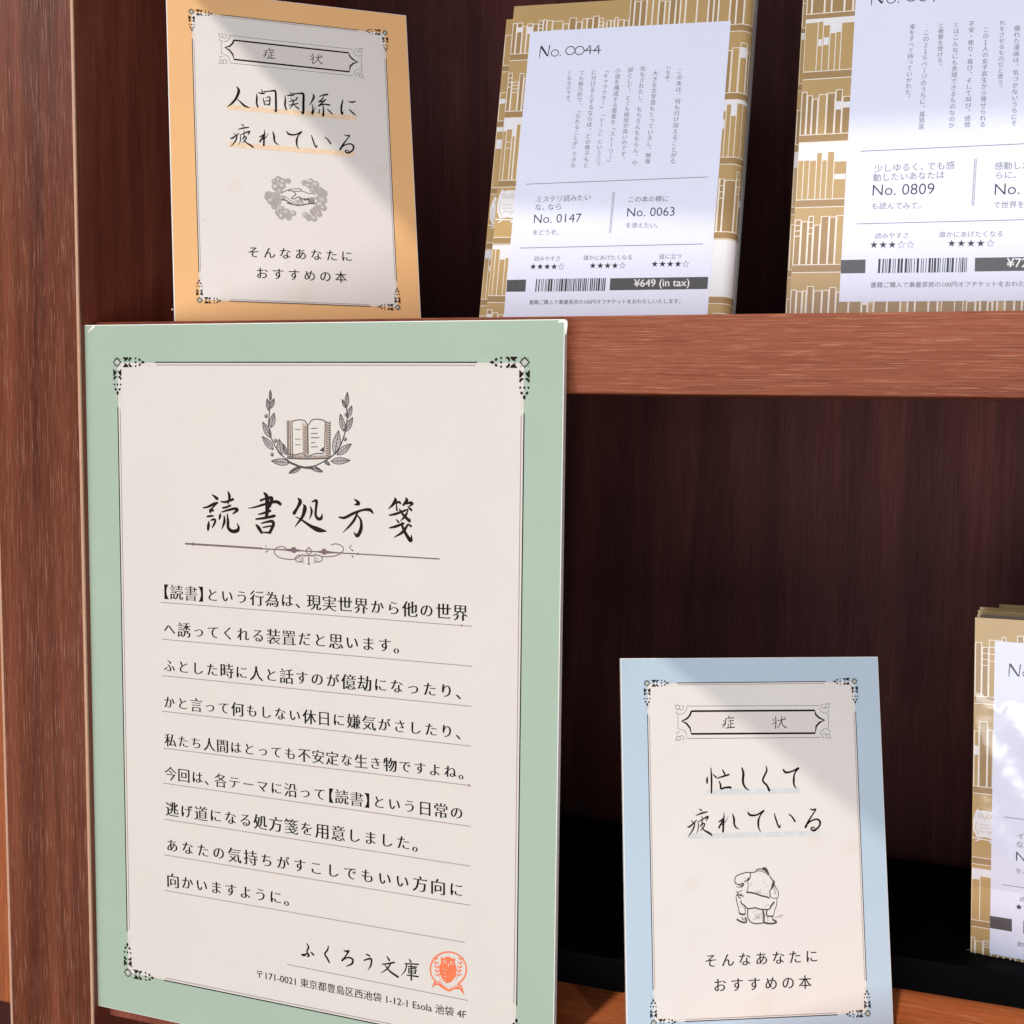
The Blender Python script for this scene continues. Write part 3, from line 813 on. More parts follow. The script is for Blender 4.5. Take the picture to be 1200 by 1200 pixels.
def symptom_card(name, pose, label, border, hl, which):
    fr = Frame(name, *pose)
    tag(fr.root, label, 'card', 'framed symptom cards on the shelves')
    framed_face(fr, cW, cH, mu, cW - mu, mb, cH - mt, 0.245, border, 1.9)
    root = fr.root
    g = blue_face()
    E2 = lambda x, y: tuple(g.at(720 + x / 3.53, 760 + y / 3.53))
    u = 0.36 / 3.53
    # plaque
    pl = Ink(0.09)
    inner = [(318, 259), (828, 256), (832, 272), (846, 286), (868, 297), (848, 306), (834, 322), (830, 350), (318, 353), (312, 328), (298, 310), (279, 300), (300, 290), (312, 276)]
    pl.poly([E2(*p) for p in inner[::-1]]); pl.build('plaque_tint', M['plaque'], root, False)
    pk = Ink(0.12); pk.line([E2(*p) for p in inner + inner[:1]], 7.0 * u); pk.build('plaque_border', M['ink'], root, False)
    po = Ink(0.12)
    outer = [(300, 238), (845, 236), (849, 252), (860, 264), (884, 270), (886, 328), (864, 334), (852, 348), (850, 368), (300, 372), (298, 352), (288, 338), (263, 332), (262, 275), (286, 268), (298, 254)]
    po.line([E2(*p) for p in outer + outer[:1]], 1.7 * u)
    for (x, y, sx, sy) in ((262, 243, 1, 1), (880, 237, -1, 1), (264, 371, 1, -1), (883, 362, -1, -1)):
        po.ring(E2(x, y), 8 * u, 2 * u, 14)
        po.line([E2(x - 9 * sx, y - 8 * sy), E2(x - 14 * sx, y - 11 * sy)], 2 * u)
        po.line([E2(x + 6 * sx, y + 6 * sy), E2(x + 14 * sx, y + 12 * sy), E2(x + 22 * sx, y + 8 * sy), E2(x + 24 * sx, y - 4 * sy), E2(x + 14 * sx, y - 8 * sy)], 1.7 * u)
        po.line([E2(x - 6 * sx, y + 14 * sy), E2(x - 8 * sx, y + 24 * sy), E2(x + 6 * sx, y + 26 * sy)], 1.7 * u)
    po.build('plaque_outline', M['ink_grey'], root)
    t = Ink(0.14); strokes(t, g, SYMP, 720, 760, 3.53, 1.15); t.build('plaque_lettering', M['ink'], root)
    # headline
    hd = Ink(0.14); hb = Ink(0.09)
    o = Ghost(*O_POSE)
    if which == 'orange':
        strokes(hd, o, NINGEN, 260, 90, 12.0, 1.12); strokes(hd, o, KEINI, 340, 90, 12.0, 1.12)
        off = (0, 0)
        hb.poly([o.at(*p) for p in ((266, 128.3), (417.5, 141.5), (417.5, 135.2), (266, 122.5))])
        hb.poly([o.at(*p) for p in ((269, 172), (415, 184.0), (415, 177.8), (269, 166.5))])
    else:
        strokes(hd, g, BUSY, 800, 885, 7.06, 1.15)
        off = (0.25, 0.3)
        hb.poly([g.at(*p) for p in ((826.5, 931.5), (936.5, 929.5), (936.5, 923.5), (826.5, 925.5))])
        hb.poly([g.at(*p) for p in ((807, 982.8), (960.8, 979.3), (960.8, 973.6), (807, 977))])
    strokes(hd, o, TSUKARE, 260, 90, 12.0, 1.12, off); strokes(hd, o, TEIRU, 340, 90, 12.0, 1.12, off)
    hb.build('highlighter_band', hl, root); hd.build('headline_lettering', M['ink'], root)
    # closing lines
    cl = Ink(0.14)
    a = g.at(831 - 8, 1126.2); b2 = g.at(952.3 + 8.4, 1119.9)
    line_text(cl, 'そんなあなたに', a, b2, scale=0.80, thin=(-0.012, 0.004))
    a = g.at(842.4 - 9, 1154.6); b2 = g.at(943.2 + 10, 1150.4)
    line_text(cl, 'おすすめの本', a, b2, scale=0.80, thin=(-0.012, 0.004))
    cl.build('closing_lettering', M['ink_brown'], root)
    # folding prop behind
    st = mesh_obj('easel_leg', [(cW / 2 - 18, 2.0, 100), (cW / 2 + 18, 2.0, 100), (cW / 2 + 18, 2.0, 99), (cW / 2 - 18, 2.0, 99),
                                (cW / 2 - 22, 38, 8.5), (cW / 2 + 22, 38, 8.5), (cW / 2 + 22, 37, 8.2), (cW / 2 - 22, 37, 8.2)],
                  [(0, 1, 5, 4), (2, 3, 7, 6), (0, 4, 7, 3), (1, 2, 6, 5), (4, 5, 6, 7), (0, 3, 2, 1)], M['card_edge'], root)
    return fr, g, o


# orange card with clasped hands between clouds
fr, g, o = symptom_card('card', O_POSE, 'apricot orange bordered card reading 人間関係に疲れている, on the upper shelf', M['orange'], M['hl_orange'], 'orange')
K = lambda x, y: tuple(o.at(300 + x / 12, 195 + y / 12))
uk = 0.37 / 12
c1 = Ink(0.09); c2 = Ink(0.10); c3 = Ink(0.13); c4 = Ink(0.15)
PUFF = [(318, 190, 52), (258, 215, 40), (380, 215, 48), (455, 208, 38), (280, 290, 60), (370, 275, 50), (330, 345, 50), (185, 410, 62), (270, 430, 75), (215, 480, 62), (300, 500, 58),
        (262, 560, 50), (360, 590, 38), (320, 650, 52), (360, 700, 50), (430, 650, 60), (460, 715, 46), (525, 660, 42), (160, 440, 40),
        (680, 235, 42), (765, 215, 48), (740, 270, 40), (835, 255, 52), (800, 330, 50), (890, 345, 62), (950, 380, 58), (855, 420, 58), (935, 470, 66), (900, 540, 66), (950, 585, 46),
        (850, 615, 62), (800, 640, 48), (885, 670, 46), (690, 680, 42), (740, 720, 50), (815, 730, 48)]
rnd = random.Random(4)
for (x, y, r) in PUFF:
    c1.disc(K(x, y), r * uk, 18)
for (x, y, r) in PUFF:
    a0 = rnd.uniform(0, 6.28)
    q = rnd.random()
    if q < .5: c2.disc(K(x - r * .25, y - r * .2), r * (.35 + q * .6) * uk, 14, r * (.3 + q * .5) * uk)
    ang = math.atan2(-(y - 450), x - 570)
    c3.ring(K(x, y), r * .97 * uk, 3.2 * uk, 10, ang - 1.0, ang + 1.0)
    for j in range(3): c3.ring(K(x, y), r * (.75 - .2 * j) * uk, 2.0 * uk, 6, a0 + j, a0 + j + 1.1)
hand = Ink(0.12)
hand.poly([K(*p) for p in ((345, 385), (420, 345), (470, 325), (560, 318), (640, 335), (700, 352), (800, 370), (835, 420), (835, 520), (740, 528), (650, 545), (560, 548), (480, 520), (420, 480), (340, 470))])


def kl(pts, w, ink=c4):
    ink.brush([(*K(*p[:2]), w * uk * 1.35) for p in pts], caps=False)


kl([(350, 380), (420, 345), (470, 326), (560, 318), (625, 320), (640, 338), (610, 352), (560, 350), (530, 352)], 7)
kl([(450, 345), (500, 345), (545, 372), (560, 395), (530, 420), (500, 450), (540, 458), (600, 430), (640, 450), (700, 470), (740, 470)], 9)
kl([(640, 352), (700, 365), (740, 385), (790, 378), (820, 400)], 7); kl([(340, 470), (420, 478), (480, 515), (560, 546), (650, 545), (740, 525), (835, 525)], 10)
kl([(400, 420), (450, 452), (520, 505), (600, 545)], 6)
for i in range(4): kl([(545 + i * 26, 478 - i * 4), (580 + i * 26, 508 - i * 2), (600 + i * 27, 540)], 6)
for i in range(9): kl([(430 + i * 9, 505 + i * 3), (436 + i * 9, 520 + i * 3)], 6)
for i in range(12): kl([(600 + i * 12, 442 + (i % 3) * 6), (620 + i * 12, 470 + (i % 4) * 8)], 5)
for i in range(10): kl([(740 + i * 9, 430 + (i % 2) * 20), (736 + i * 9, 520)], 4)
for i in range(7): kl([(350 + i * 10, 400 + i * 4), (352 + i * 10, 455 + i * 4)], 3)
c1.build('cloud_wash', M['wash'], fr.root); c2.build('cloud_highlight', M['wash_light'], fr.root); hand.build('handshake_ground', M['cream'], fr.root, False)
c3.build('cloud_engraving', M['cloud_line'], fr.root); c4.build('handshake_engraving', M['ink_fine'], fr.root)
sp = Ink(0.14); sp.disc(o.at(201.9, 362.7), .4, 8); sp.brush([(*o.at(236.5, 257), .12), (*o.at(239.5, 258), .5), (*o.at(243.5, 259), .12)]); sp.disc(o.at(265.5, 304), .25, 6)
sp.build('paper_nick', M['wash_light'], fr.root)

# blue card with the weary man seated on a crate, seen from behind
fr, g, o = symptom_card('card', B_POSE, 'pale blue bordered card reading 忙しくて疲れている, on the lower shelf', M['blue'], M['hl_blue'], 'blue')
J = lambda x, y: tuple(g.at(850 + x / 13.34, 1005 + y / 13.34))
uj = 0.36 / 13.34
mn = Ink(0.14); mg = Ink(0.12); mw = Ink(0.10)


def jl(pts, w, ink=mn, cap=False):
    ink.brush([(*J(*p[:2]), (p[2] if len(p) > 2 else w) * uj * 1.7) for p in pts], caps=cap)


mn.poly([J(*p) for p in ((560, 180), (578, 158), (605, 147), (638, 158), (662, 190), (676, 230), (690, 268), (682, 292), (665, 262), (640, 235), (600, 200), (580, 190))])
mw.poly([J(*p) for p in ((480, 215), (385, 235), (250, 250), (150, 310), (150, 400), (260, 440), (340, 370), (335, 550), (250, 600), (240, 680), (350, 795), (690, 800), (760, 690), (820, 560), (740, 370), (640, 240))])
for p, w in (([(470, 225), (485, 195), (520, 178), (565, 180)], 9), ([(490, 215), (540, 208), (600, 225), (665, 270)], 5), ([(470, 225), (400, 232), (330, 232), (240, 255), (172, 288), (148, 340), (152, 395), (200, 420), (250, 440)], 8),
             ([(385, 240), (390, 290), (365, 330), (290, 380)], 8), ([(380, 310, 6), (360, 338, 22), (330, 365, 4)], 8), ([(150, 400), (210, 418), (245, 405), (285, 398)], 7), ([(285, 395, 6), (268, 430, 20), (255, 462, 6)], 7), ([(170, 455), (220, 462), (258, 460)], 6),
             ([(345, 370), (355, 430), (345, 500), (330, 545)], 6), ([(690, 290), (735, 350), (752, 400), (735, 470), (695, 520), (700, 610)], 9), ([(742, 350, 5), (754, 385, 22), (735, 450, 22), (712, 490, 6)], 9),
             ([(760, 410), (790, 470), (825, 530), (828, 600), (800, 650)], 6), ([(330, 552), (345, 540), (420, 550), (480, 565), (560, 595), (640, 612), (690, 632)], 13), ([(700, 612), (740, 632), (800, 632)], 6),
             ([(165, 610), (180, 700), (205, 790), (215, 870)], 7), ([(240, 670), (250, 715), (300, 750), (345, 795), (420, 790), (470, 785), (560, 808), (680, 805), (720, 750), (760, 700)], 10), ([(300, 755), (305, 820), (312, 880)], 6),
             ([(215, 870), (260, 886), (312, 885)], 14), ([(765, 690), (700, 770)], 14), ([(805, 650), (800, 740), (770, 820), (750, 915)], 6), ([(650, 810), (642, 860), (645, 905), (690, 915), (750, 915)], 11),
             ([(350, 800), (345, 900), (370, 975), (420, 1020), (500, 1030), (590, 1020), (640, 1015)], 9), ([(585, 820, 12), (600, 900, 16), (598, 1015, 14)], 14), ([(570, 840), (572, 960)], 3),
             ([(175, 960), (220, 990), (280, 1012), (325, 1005), (322, 960), (300, 935)], 14), ([(255, 920), (270, 960), (300, 980)], 7), ([(600, 1015), (680, 1030), (760, 1025), (795, 1005), (770, 985), (735, 965)], 14), ([(660, 925), (665, 1000)], 4), ([(730, 930), (738, 965)], 6),
             ([(165, 520), (190, 545), (215, 535), (262, 512)], 5), ([(185, 540), (190, 590), (225, 635), (245, 620)], 7), ([(165, 590), (215, 580), (290, 605)], 8), ([(210, 560), (230, 600), (255, 560)], 6)):
    jl(p, w)
for (x, y) in ((300, 320), (400, 395), (395, 430), (595, 350), (595, 395), (660, 440), (615, 470), (560, 490), (545, 520), (540, 550), (600, 560), (650, 570), (270, 770), (430, 850), (440, 970), (500, 940), (540, 880), (630, 750), (660, 740), (170, 380), (480, 830)):
    jl([(x - 14, y + 4), (x + 2, y - 2), (x + 16, y + 3)], 5, mg)
for i in range(10): jl([(780 + i * 12, 945 - (i % 5) * 9), (800 + i * 11, 925 - i * 4)], 6, mg)
for i in range(9): jl([(470 + i * 9, 520 + (i % 3) * 8), (490 + i * 9, 545 + (i % 3) * 6)], 4, mg)
for i in range(10): jl([(745 + i * 2, 440 + i * 14), (770 + i * 3, 450 + i * 14)], 4, mg)
for i in range(8): jl([(460 + i * 11, 870 + (i % 4) * 12), (463 + i * 11, 960)], 3, mg)
mw.build('figure_ground', M['cream'], fr.root, False); mg.build('figure_shading', M['wash'], fr.root); mn.build('seated_man_engraving', M['ink_fine'], fr.root)


# ------------------------------------------------------------------ the wrapped books
def owl(white, line, fm, cx, cz, k):
    white.poly([(cx + x * k, cz + z * k) for x, z in ((-5, 12), (-3.5, 10.6), (0, 11.2), (4, 10.8), (6, 12.6), (6.6, 8), (7.2, 2), (6, -4), (4.6, -7), (7, -9.6), (1, -8.2), (-5, -9), (-7.4, -4), (-7.6, 3), (-6.6, 8))])
    for sx in (-2.8, 2.6):
        line.ring((cx + sx * k, cz + 7 * k), 1.7 * k, .35 * k, 12); line.disc((cx + sx * k, cz + 7 * k), .45 * k, 8)
    line.line([(cx - .5 * k, cz + 6 * k), (cx, cz + 4.6 * k), (cx + .5 * k, cz + 6 * k)], .4 * k)
    for r in range(3):
        for j in range(3):
            line.ring((cx + (-2.6 + 2.4 * j) * k, cz + (1.5 - 2.6 * r) * k), 1.0 * k, .25 * k, 6, math.pi, 2 * math.pi)
    line.line([(cx - 5.5 * k, cz + 3 * k), (cx - 6 * k, cz - 3 * k), (cx - 3.5 * k, cz - 7 * k)], .35 * k)
    line.line([(cx + 5.3 * k, cz + 3 * k), (cx + 5 * k, cz - 2 * k), (cx + 3 * k, cz - 6 * k)], .35 * k)
    for (a, b2) in (((-8, -9.5), (8, -10.5)), ((-6, -12), (-2, -9.5)), ((3, -12), (6, -9.8))):
        white.line([(cx + a[0] * k, cz + a[1] * k), (cx + b2[0] * k, cz + b2[1] * k)], .8 * k)


class Book:
    def __init__(s, pose, W, H, th, label, group, seed, rows_l, rows_r, owls=(), split=None, k=1.0, lift=0.0):
        s.fr = Frame('book', *pose); s.W, s.H, s.th = W, H, th; root = s.fr.root
        tag(root, label, 'book', group)
        R = 5.0
        s.R = R

        def fm(u, w, v):
            r = R
            if u <= W - r: return (u, w, v)
            a = (u - (W - r)) / r
            if a < math.pi / 2:
                return (W - r + (r - w) * math.sin(a), r - (r - w) * math.cos(a), v)
            return (W - w, r + (a - math.pi / 2) * r, v)
        s.fm = fm
        # jacket: front, rounded spine, back
        us = [0, W - R] + [W - R + R * math.pi / 2 * i / 8 for i in range(1, 9)]
        prof = [(fm(u, 0, 0)[0], fm(u, 0, 0)[1]) for u in us] + [(W, th - R)] + \
               [(W - R + R * math.cos(math.pi / 2 * i / 8), th - R + R * math.sin(math.pi / 2 * i / 8)) for i in range(1, 9)] + [(0, th)]
        inn = [(prof[i][0] - (0.0 if i == 0 or i == len(prof) - 1 else 0.5 * (1 if prof[i][0] > W - R + .1 else 0)), prof[i][1] + (0.5 if i < len(prof) // 2 else -0.5)) for i in range(len(prof))]
        V = []; F = []
        n = len(prof)
        for zz in (0, H):
            V += [(p[0], p[1], zz) for p in prof]; V += [(p[0], p[1], zz) for p in inn]
        q = 2 * n
        for i in range(n - 1):
            F.append((i, i + 1, q + i + 1, q + i)); F.append((n + i + 1, n + i, q + n + i, q + n + i + 1))
            F.append((i, n + i, n + i + 1, i + 1)); F.append((q + i, q + i + 1, q + n + i + 1, q + n + i))
        F.append((0, q, q + n, n)); F.append((n - 1, 2 * n - 1, q + 2 * n - 1, q + n - 1))
        mesh_obj('cover', V, F, M['gold'], root, smooth=False)
        bevel_box('page_block', (1.2, 0.6, 0.8), (W - 3.5, th - 0.6, H - 1.6), M['pages'], root, 0)
        s.ln = Ink(0.05, fm); s.wh = Ink(0.03, fm); s.dk = Ink(0.02, fm); s.sk = Ink(0.07, fm)
        rnd = random.Random(seed); Wm = W + R * (math.pi / 2 - 1) + th * .3
        split = split if split is not None else W * .5
        for rows, x0, x1 in ((rows_l, 0.2, split), (rows_r, split, Wm)):
            for row in rows: s.row(rnd, x0, x1, *row)
        s.ow = Ink(0.07, fm)
        for (cx, cz, kk) in owls: owl(s.wh, s.ow, fm, cx, cz, kk)
        s.ow.build('owl_drawing', M['gold'], root)
        s.dk.build('spine_print', M['gold_dark'], root); s.wh.build('white_print', M['cov_white'], root)
        s.ln.build('line_print', M['cov_line'], root)
        # film seam along the spine and the loose film lip at the foot
        film = []
        o2 = W + 1.5
        V = [(W + .15, 3, 0.2), (o2, 2.6, 0.2), (o2 + .1, 2.6, H * .5), (o2, 2.6, H - .5), (W + .15, 3, H - .5), (W + .15, 3, H * .5)]
        mesh_obj('film_seam', V, [(0, 1, 2, 5), (5, 2, 3, 4)], M['film'], root)
        V = [(-2.2, .5, .25), (W * .3, -.9, .2), (W * .6, -.5, .5), (W + 1, -.7, .2), (W + 1, .3, 1.6), (W * .6, .2, 1.2), (W * .3, .2, 1.7), (-.2, .2, 1.5)]
        mesh_obj('film_lip', V, [(0, 1, 6, 7), (1, 2, 5, 6), (2, 3, 4, 5)], M['film'], root)

    def seg(s, x0, x1): return max(1, int(math.ceil(max(0, x1 - max(x0, s.W - s.R)) / 0.9)))

    def rr(s, ink, x0, z0, x1, z1):
        if x1 - x0 < .02: return
        xs = sorted({x0, x1} | ({s.W - s.R} if x0 < s.W - s.R < x1 else set()))
        if len(xs) == 3:
            ink.rect((xs[0], z0), (xs[1], z1)); ink.rect((xs[1], z0), (xs[2], z1), s.seg(xs[1], xs[2]))
        else: ink.rect((x0, z0), (x1, z1), s.seg(x0, x1))

    def row(s, rnd, x0, x1, top, bot, bg='gold', kind='books', height=0.8, shelf=3.0):
        """one row of drawn books standing on a drawn shelf; top / bot in mm above the foot"""
        t = 0.34
        if bg == 'white': s.rr(s.wh, x0, bot, x1, top)
        if kind != 'none':
            x = x0 + (0 if kind == 'books' else 0)
            end = x1 if kind == 'books' else x0 + (x1 - x0) * .32
            while x < end - 1:
                w = rnd.choice((1.6, 2.0, 2.2, 2.6, 2.6, 3.2, 4.8)); h = (top - bot) * (height + rnd.uniform(-.10, .14))
                h = min(h, (top - bot) - .4)
                w = min(w, end - x)
                if bg == 'white':
                    s.rr(s.sk, x + t / 2, bot, x + w - t / 2, bot + h)
                elif rnd.random() < .6: s.rr(s.dk, x, bot, x + w, bot + h)
                s.rr(s.ln, x, bot, x + t, bot + h); s.rr(s.ln, x + w - t, bot, x + w, bot + h); s.rr(s.ln, x + t, bot + h - t, x + w - t, bot + h)
                r = rnd.random()
                if r < .22 and w > 1.9:
                    a = bot + h * rnd.uniform(.5, .72); s.rr(s.wh2, x + t, a, x + w - t, a + h * rnd.uniform(.12, .26))
                elif r < .34:
                    for zz in (.86, .74, .62): s.rr(s.ln, x + t, bot + h * zz, x + w - t, bot + h * zz + t)
                x += w
        s.rr(s.ln, x0, bot - t, x1, bot)
        s.rr(s.dk, x0, bot - shelf, x1, bot - t)
        s.rr(s.ln, x0, bot - shelf - t, x1, bot - shelf)

    @property
    def wh2(s):
        if not hasattr(s, '_w2'): s._w2 = Ink(0.09, s.fm)
        return s._w2

    def finish(s):
        s.sk.build('drawn_spines', M['gold'], s.fr.root)
        if hasattr(s, '_w2'): s._w2.build('white_title_patches', M['cov_white'], s.fr.root)


def label_sheet(bk, quad):
    """the printed label under the film"""
    l = Ink(0.14); l.poly(quad); l.build('label_sheet', M['lab'], bk.fr.root, False)


def barcode(ink, x0, x1, zb, zt, tilt, seed):
    r = random.Random(seed); x = x0
    while x < x1:
        w = r.choice((.28, .28, .5, .8)); g2 = r.choice((.3, .45, .7))
        ink.add([(x, zb + tilt * (x - x0)), (x + w, zb + tilt * (x - x0)), (x + w, zt + tilt * (x - x0)), (x, zt + tilt * (x - x0))], [(0, 1, 2, 3)])
        x += w + g2


# label artwork of a paperback in millimetres, measured on the left book; (u, v) from the label's lower left corner
def label_art(bk, base, A0, number, cols, left, right, price, stars, seed, s=1.0, full=True):
    """A0(x, y): maps positions of the reference label to this one"""
    root = bk.fr.root
    blk = Ink(0.18); gry = Ink(0.18); bars = Ink(0.17); wht = Ink(0.21)
    P1 = lambda x, y: A0(560 + x / 3.53, 0 + y / 3.53)
    P2 = lambda x, y: A0(560 + x / 3.53, 190 + y / 3.53)
    mmx = 0.385 / 3.53 * s * 1.05; pk_ = 1.35

    def pen(pts, w): blk.brush([(*P1(*p[:2]), (p[2] if len(p) > 2 else w) * mmx * pk_) for p in pts], caps=False)
    # hand-drawn style number
    pen([(262, 192, 2), (258, 215, 2.6), (255, 240, 1.6)], 2); pen([(262, 192, 6), (276, 214, 5), (289, 233, 4)], 5); pen([(298, 188, 3), (294, 212, 2.4), (290, 233, 2)], 2.5)
    blk.ring(P1(319, 220), 14 * mmx, 3.0 * mmx, 20, rz=12.5 * mmx); blk.disc(P1(341, 230), 2.6 * mmx, 8)
    x = 383
    for ch in number:
        if ch == '0': blk.ring(P1(x, 210), 17.5 * mmx, 3.3 * mmx, 24, rz=16 * mmx)
        elif ch == '4':
            pen([(x + 4, 188, 2), (x - 6, 203, 2.6), (x - 17, 212, 2.4)], 2); pen([(x - 17, 212, 2.4), (x, 209, 2.4), (x + 17, 208, 2)], 2); pen([(x + 7, 188, 2), (x + 6, 205, 3), (x + 5, 224, 3)], 3)
        elif ch == '5':
            pen([(x - 8, 192, 2.5), (x + 12, 189, 2.6)], 2); pen([(x - 8, 192, 2.4), (x - 9, 205, 2.6), (x + 6, 206, 2.6), (x + 10, 218, 2.8), (x - 2, 228, 2.6), (x - 14, 224, 2)], 2)
        elif ch == '7':
            pen([(x - 12, 194, 2.5), (x + 14, 189, 2.6)], 2); pen([(x + 14, 189, 2.4), (x + 2, 208, 2.6), (x - 8, 232, 2.6)], 2)
        x += 38 if ch != '4' else 35
    if cols:
        for (t, x0, y0, x1, y1) in cols: col_text(gry, t, P1(x0, y0), P1(x1, y1))
    gry.line([P2(200, 92), P2(952, 62)], .25); gry.line([P2(175, 356), P2(932, 339)], .25)
    # two recommendations
    a = left
    for j, t in enumerate(a[0]):
        y = (155, 188)[j]; line_text(gry, t, P2(240 - j * 5, y), P2(240 - j * 5 + 28.6 * len(t), y - 1.1 * len(t)), THIN)
    word(blk, a[1], P2(231, 253), P2(231 + 196 * len(a[1]) / 8, 249), (0.006, 0.006))
    line_text(gry, a[2], P2(226, 291), P2(226 + 25 * len(a[2]), 290), THIN)
    a = right
    y = 155
    two = 28 if len(a[0]) > 1 else 0
    for j, t in enumerate(a[0]):
        yy = y - 5 * (two > 0) + j * 33; line_text(gry, t, P2(620, yy), P2(620 + 28.6 * len(t), yy - 0.6 * len(t)), THIN)
    word(blk, a[1], P2(617, 226 + two), P2(617 + 196 * len(a[1]) / 8, 222 + two), (0.006, 0.006))
    line_text(gry, a[2], P2(611, 262 + two), P2(611 + 25 * len(a[2]), 261 + two), THIN)
    n = 22
    for i in range(n):
        f = i / n; p = P2(562 - 15 * f, 128 + 168 * f); gry.ring(p, .42 * s, .14 * s, 8)
    # ratings
    for t, x0, x1, y in (('読みやすさ', 233, 343, 400), ('誰かにあげたくなる', 437, 641, 396), ('役に立つ', 750, 845, 391)):
        line_text(gry, t, P2(x0, y), P2(x1, y - 2), THIN)
    for (x0, x1, y), k in zip(((217, 357, 433), (464, 610, 429), (720, 872, 422)), stars):
        for i in range(5):
            star(blk if i < k else gry, P2(x0 + 12 + (x1 - x0 - 24) * i / 4, y), 12.5 * mmx, i >= k)
    b0 = Ink(0.17); b0.poly([P2(118, 537), P2(197, 536), P2(200, 486), P2(121, 488)]); b0.build('label_bar', M['lab_bar'], root, False); bars.poly([P2(545, 531), P2(950, 525), P2(953, 475), P2(548, 481)])
    c0 = P2(237, 536); c1_ = P2(523, 533); ct = P2(237, 484)
    barcode(blk, c0[0], c1_[0], c0[1], ct[1], (c1_[1] - c0[1]) / (c1_[0] - c0[0]), seed)
    word(wht, price, P2(645, 516), P2(645 + 230 * len(price) / 13, 513), (-0.012, -0.012))
    word(gry, '書籍ご購入で梟書茶房の100円オフチケットをおわたしいたします。', P2(212, 588), P2(838, 583), (-0.004, 0.004))
    gry.build('label_small_text', M['lab_grey'], root); blk.build('label_number_and_barcode', M['lab_ink'], root)
    bars.build('price_bar', M['lab_bar'], root, False); wht.build('label_price', M['cov_white'], root)


def offset_pose(p, du, dy, dz=0.0, dyaw=0.0, dlean=0.0):
    yaw = p[3]
    return (p[0] + du * math.cos(yaw) - dy * math.sin(yaw), p[1] + du * math.sin(yaw) + dy * math.cos(yaw), p[2] + dz, yaw + dyaw, p[4] + dlean, p[5])


R1L = [(139, 122.5), (115, 96.5), (93.5, 65.5, 'white'), (62, 40.2, 'gold', 'none'), (36.6, 14.5, 'white'), (9.5, -2)]
R1R = [(147, 130.5), (126, 101), (98, 73.5, 'white'), (69.5, 42), (38.5, 15, 'white', 'none'), (9.5, -2)]
K1 = (149.81, 64.9, 0.0, math.radians(3.008), math.radians(11.189), math.radians(-1.257))
k1 = Book(K1, 103.8, 144.2, 13, 'film-wrapped gold paperback with label No. 0044, front of its row behind the shelf edge', 'film-wrapped books on the upper shelf', 3, R1L, R1R, owls=((5.3, 54, .62),))
f = k1.fr
label_sheet(k1, [f.at(590, 374.5), f.at(829, 371), f.at(856.5, 24.5), f.at(621.5, 37.5)])
COLS = [('この本は、何も付け加えることがな', 836, 296, 808, 668), ('いなあ。', 789, 279, 783, 340), ('大きな文学賞もとっているし、映像', 735, 304, 703, 668), ('化もされたし、もちろんもちろん、小', 683, 284, 649, 672),
        ('説として、とても純度が高いのです。', 632, 290, 600, 660), ('小説を構成する要素を「ストーリー」', 580, 293, 546, 672), ('「キャラクター」「シーン」という三つ', 531, 292, 497, 678),
        ('に分けるとするならば、どの骨子もと', 481, 300, 447, 684), ('ても魅力的で、「忘れることが」できな', 431, 302, 395, 684), ('くなるのです。', 380, 303, 373, 425)]
label_art(k1, None, lambda x, y: f.at(x, y), '0044', COLS, (('ミステリ読みたい', 'な、なら'), 'No. 0147', 'をどうぞ。'), (('この本の横に',), 'No. 0063', 'を添えたい。'), '¥649 (in tax)', (4, 4, 4), 5)
k1.finish()

# the paperbacks standing behind it
for i, (du, dy, dlean, desc) in enumerate(((-8.5, 16.5, 0.0, 'film-wrapped gold paperback second in the row behind label No. 0044'),
                                            (-4.5, 32.0, 0.0, 'film-wrapped gold paperback third and last in the row behind label No. 0044'))):
    p = offset_pose(K1, du, dy, 0, 0.0, dlean)
    b_ = Book((p[0], p[1], 0.0, p[3], p[4], p[5]), 103.8, 144.2, 13, desc, 'film-wrapped books on the upper shelf', 20 + i, R1L, R1R, owls=((5.3, 54, .62),))
    b_.finish()

# larger book on the right of the upper shelf
kk = 1.13
K2p = CP + kk * (np.array([284.881, 2.277, 1.031]) - CP)
K2a = math.radians(0.12), math.radians(6.324), math.radians(-0.586)
drop = K2p[2] / math.cos(K2a[1])
K2 = (K2p[0], K2p[1] - math.sin(K2a[1]) * drop, 0.0, *K2a)
R2L = [(202, 186), (182, 166.5), (160, 150), (146, 134.5, 'white'), (133, 113, 'white'), (105, 83.5, 'gold', 'few', .8), (79, 54.5, 'white'), (47, 22.5), (12.5, -2)]
R2L = []


def vrow(fr_, x, yt, yb, *r): return (fr_.at(x, yt)[1], fr_.at(x, yb)[1], *r)


gh = Ghost(*K2)
R2L = [vrow(gh, 945, -40, 16.5), vrow(gh, 945, 23, 84, 'white'), vrow(gh, 940, 96, 158, 'gold', 'few', .72), vrow(gh, 935, 168, 234, 'white', 'books', .72), vrow(gh, 932, 252, 310, 'gold', 'books', .85), vrow(gh, 930, 328, 372, 'gold', 'books', .7)]
k2 = Book(K2, 128, 182, 15, 'large film-wrapped gold comic with label No. 0574, on the right end of the upper shelf', 'film-wrapped books on the upper shelf', 8, R2L, R2L)
f2 = k2.fr
u0, v0 = f2.at(981, 353.8)
u0 = (u0 + f2.at(1005, 0)[0]) / 2
label_sheet(k2, [(u0, v0), (u0 + 89, v0), (u0 + 89, v0 + 130.5), (u0, v0 + 130.5)])
r0 = f.at(590, 372.5)


def A2(x, y, s=0.985):
    q = f.at(x, y); du = q[0] - 8.15; dv = q[1] - (5.0 + (q[0] - 8) * 0.020)
    return np.array([u0 + du * 1.065, v0 + dv * s])


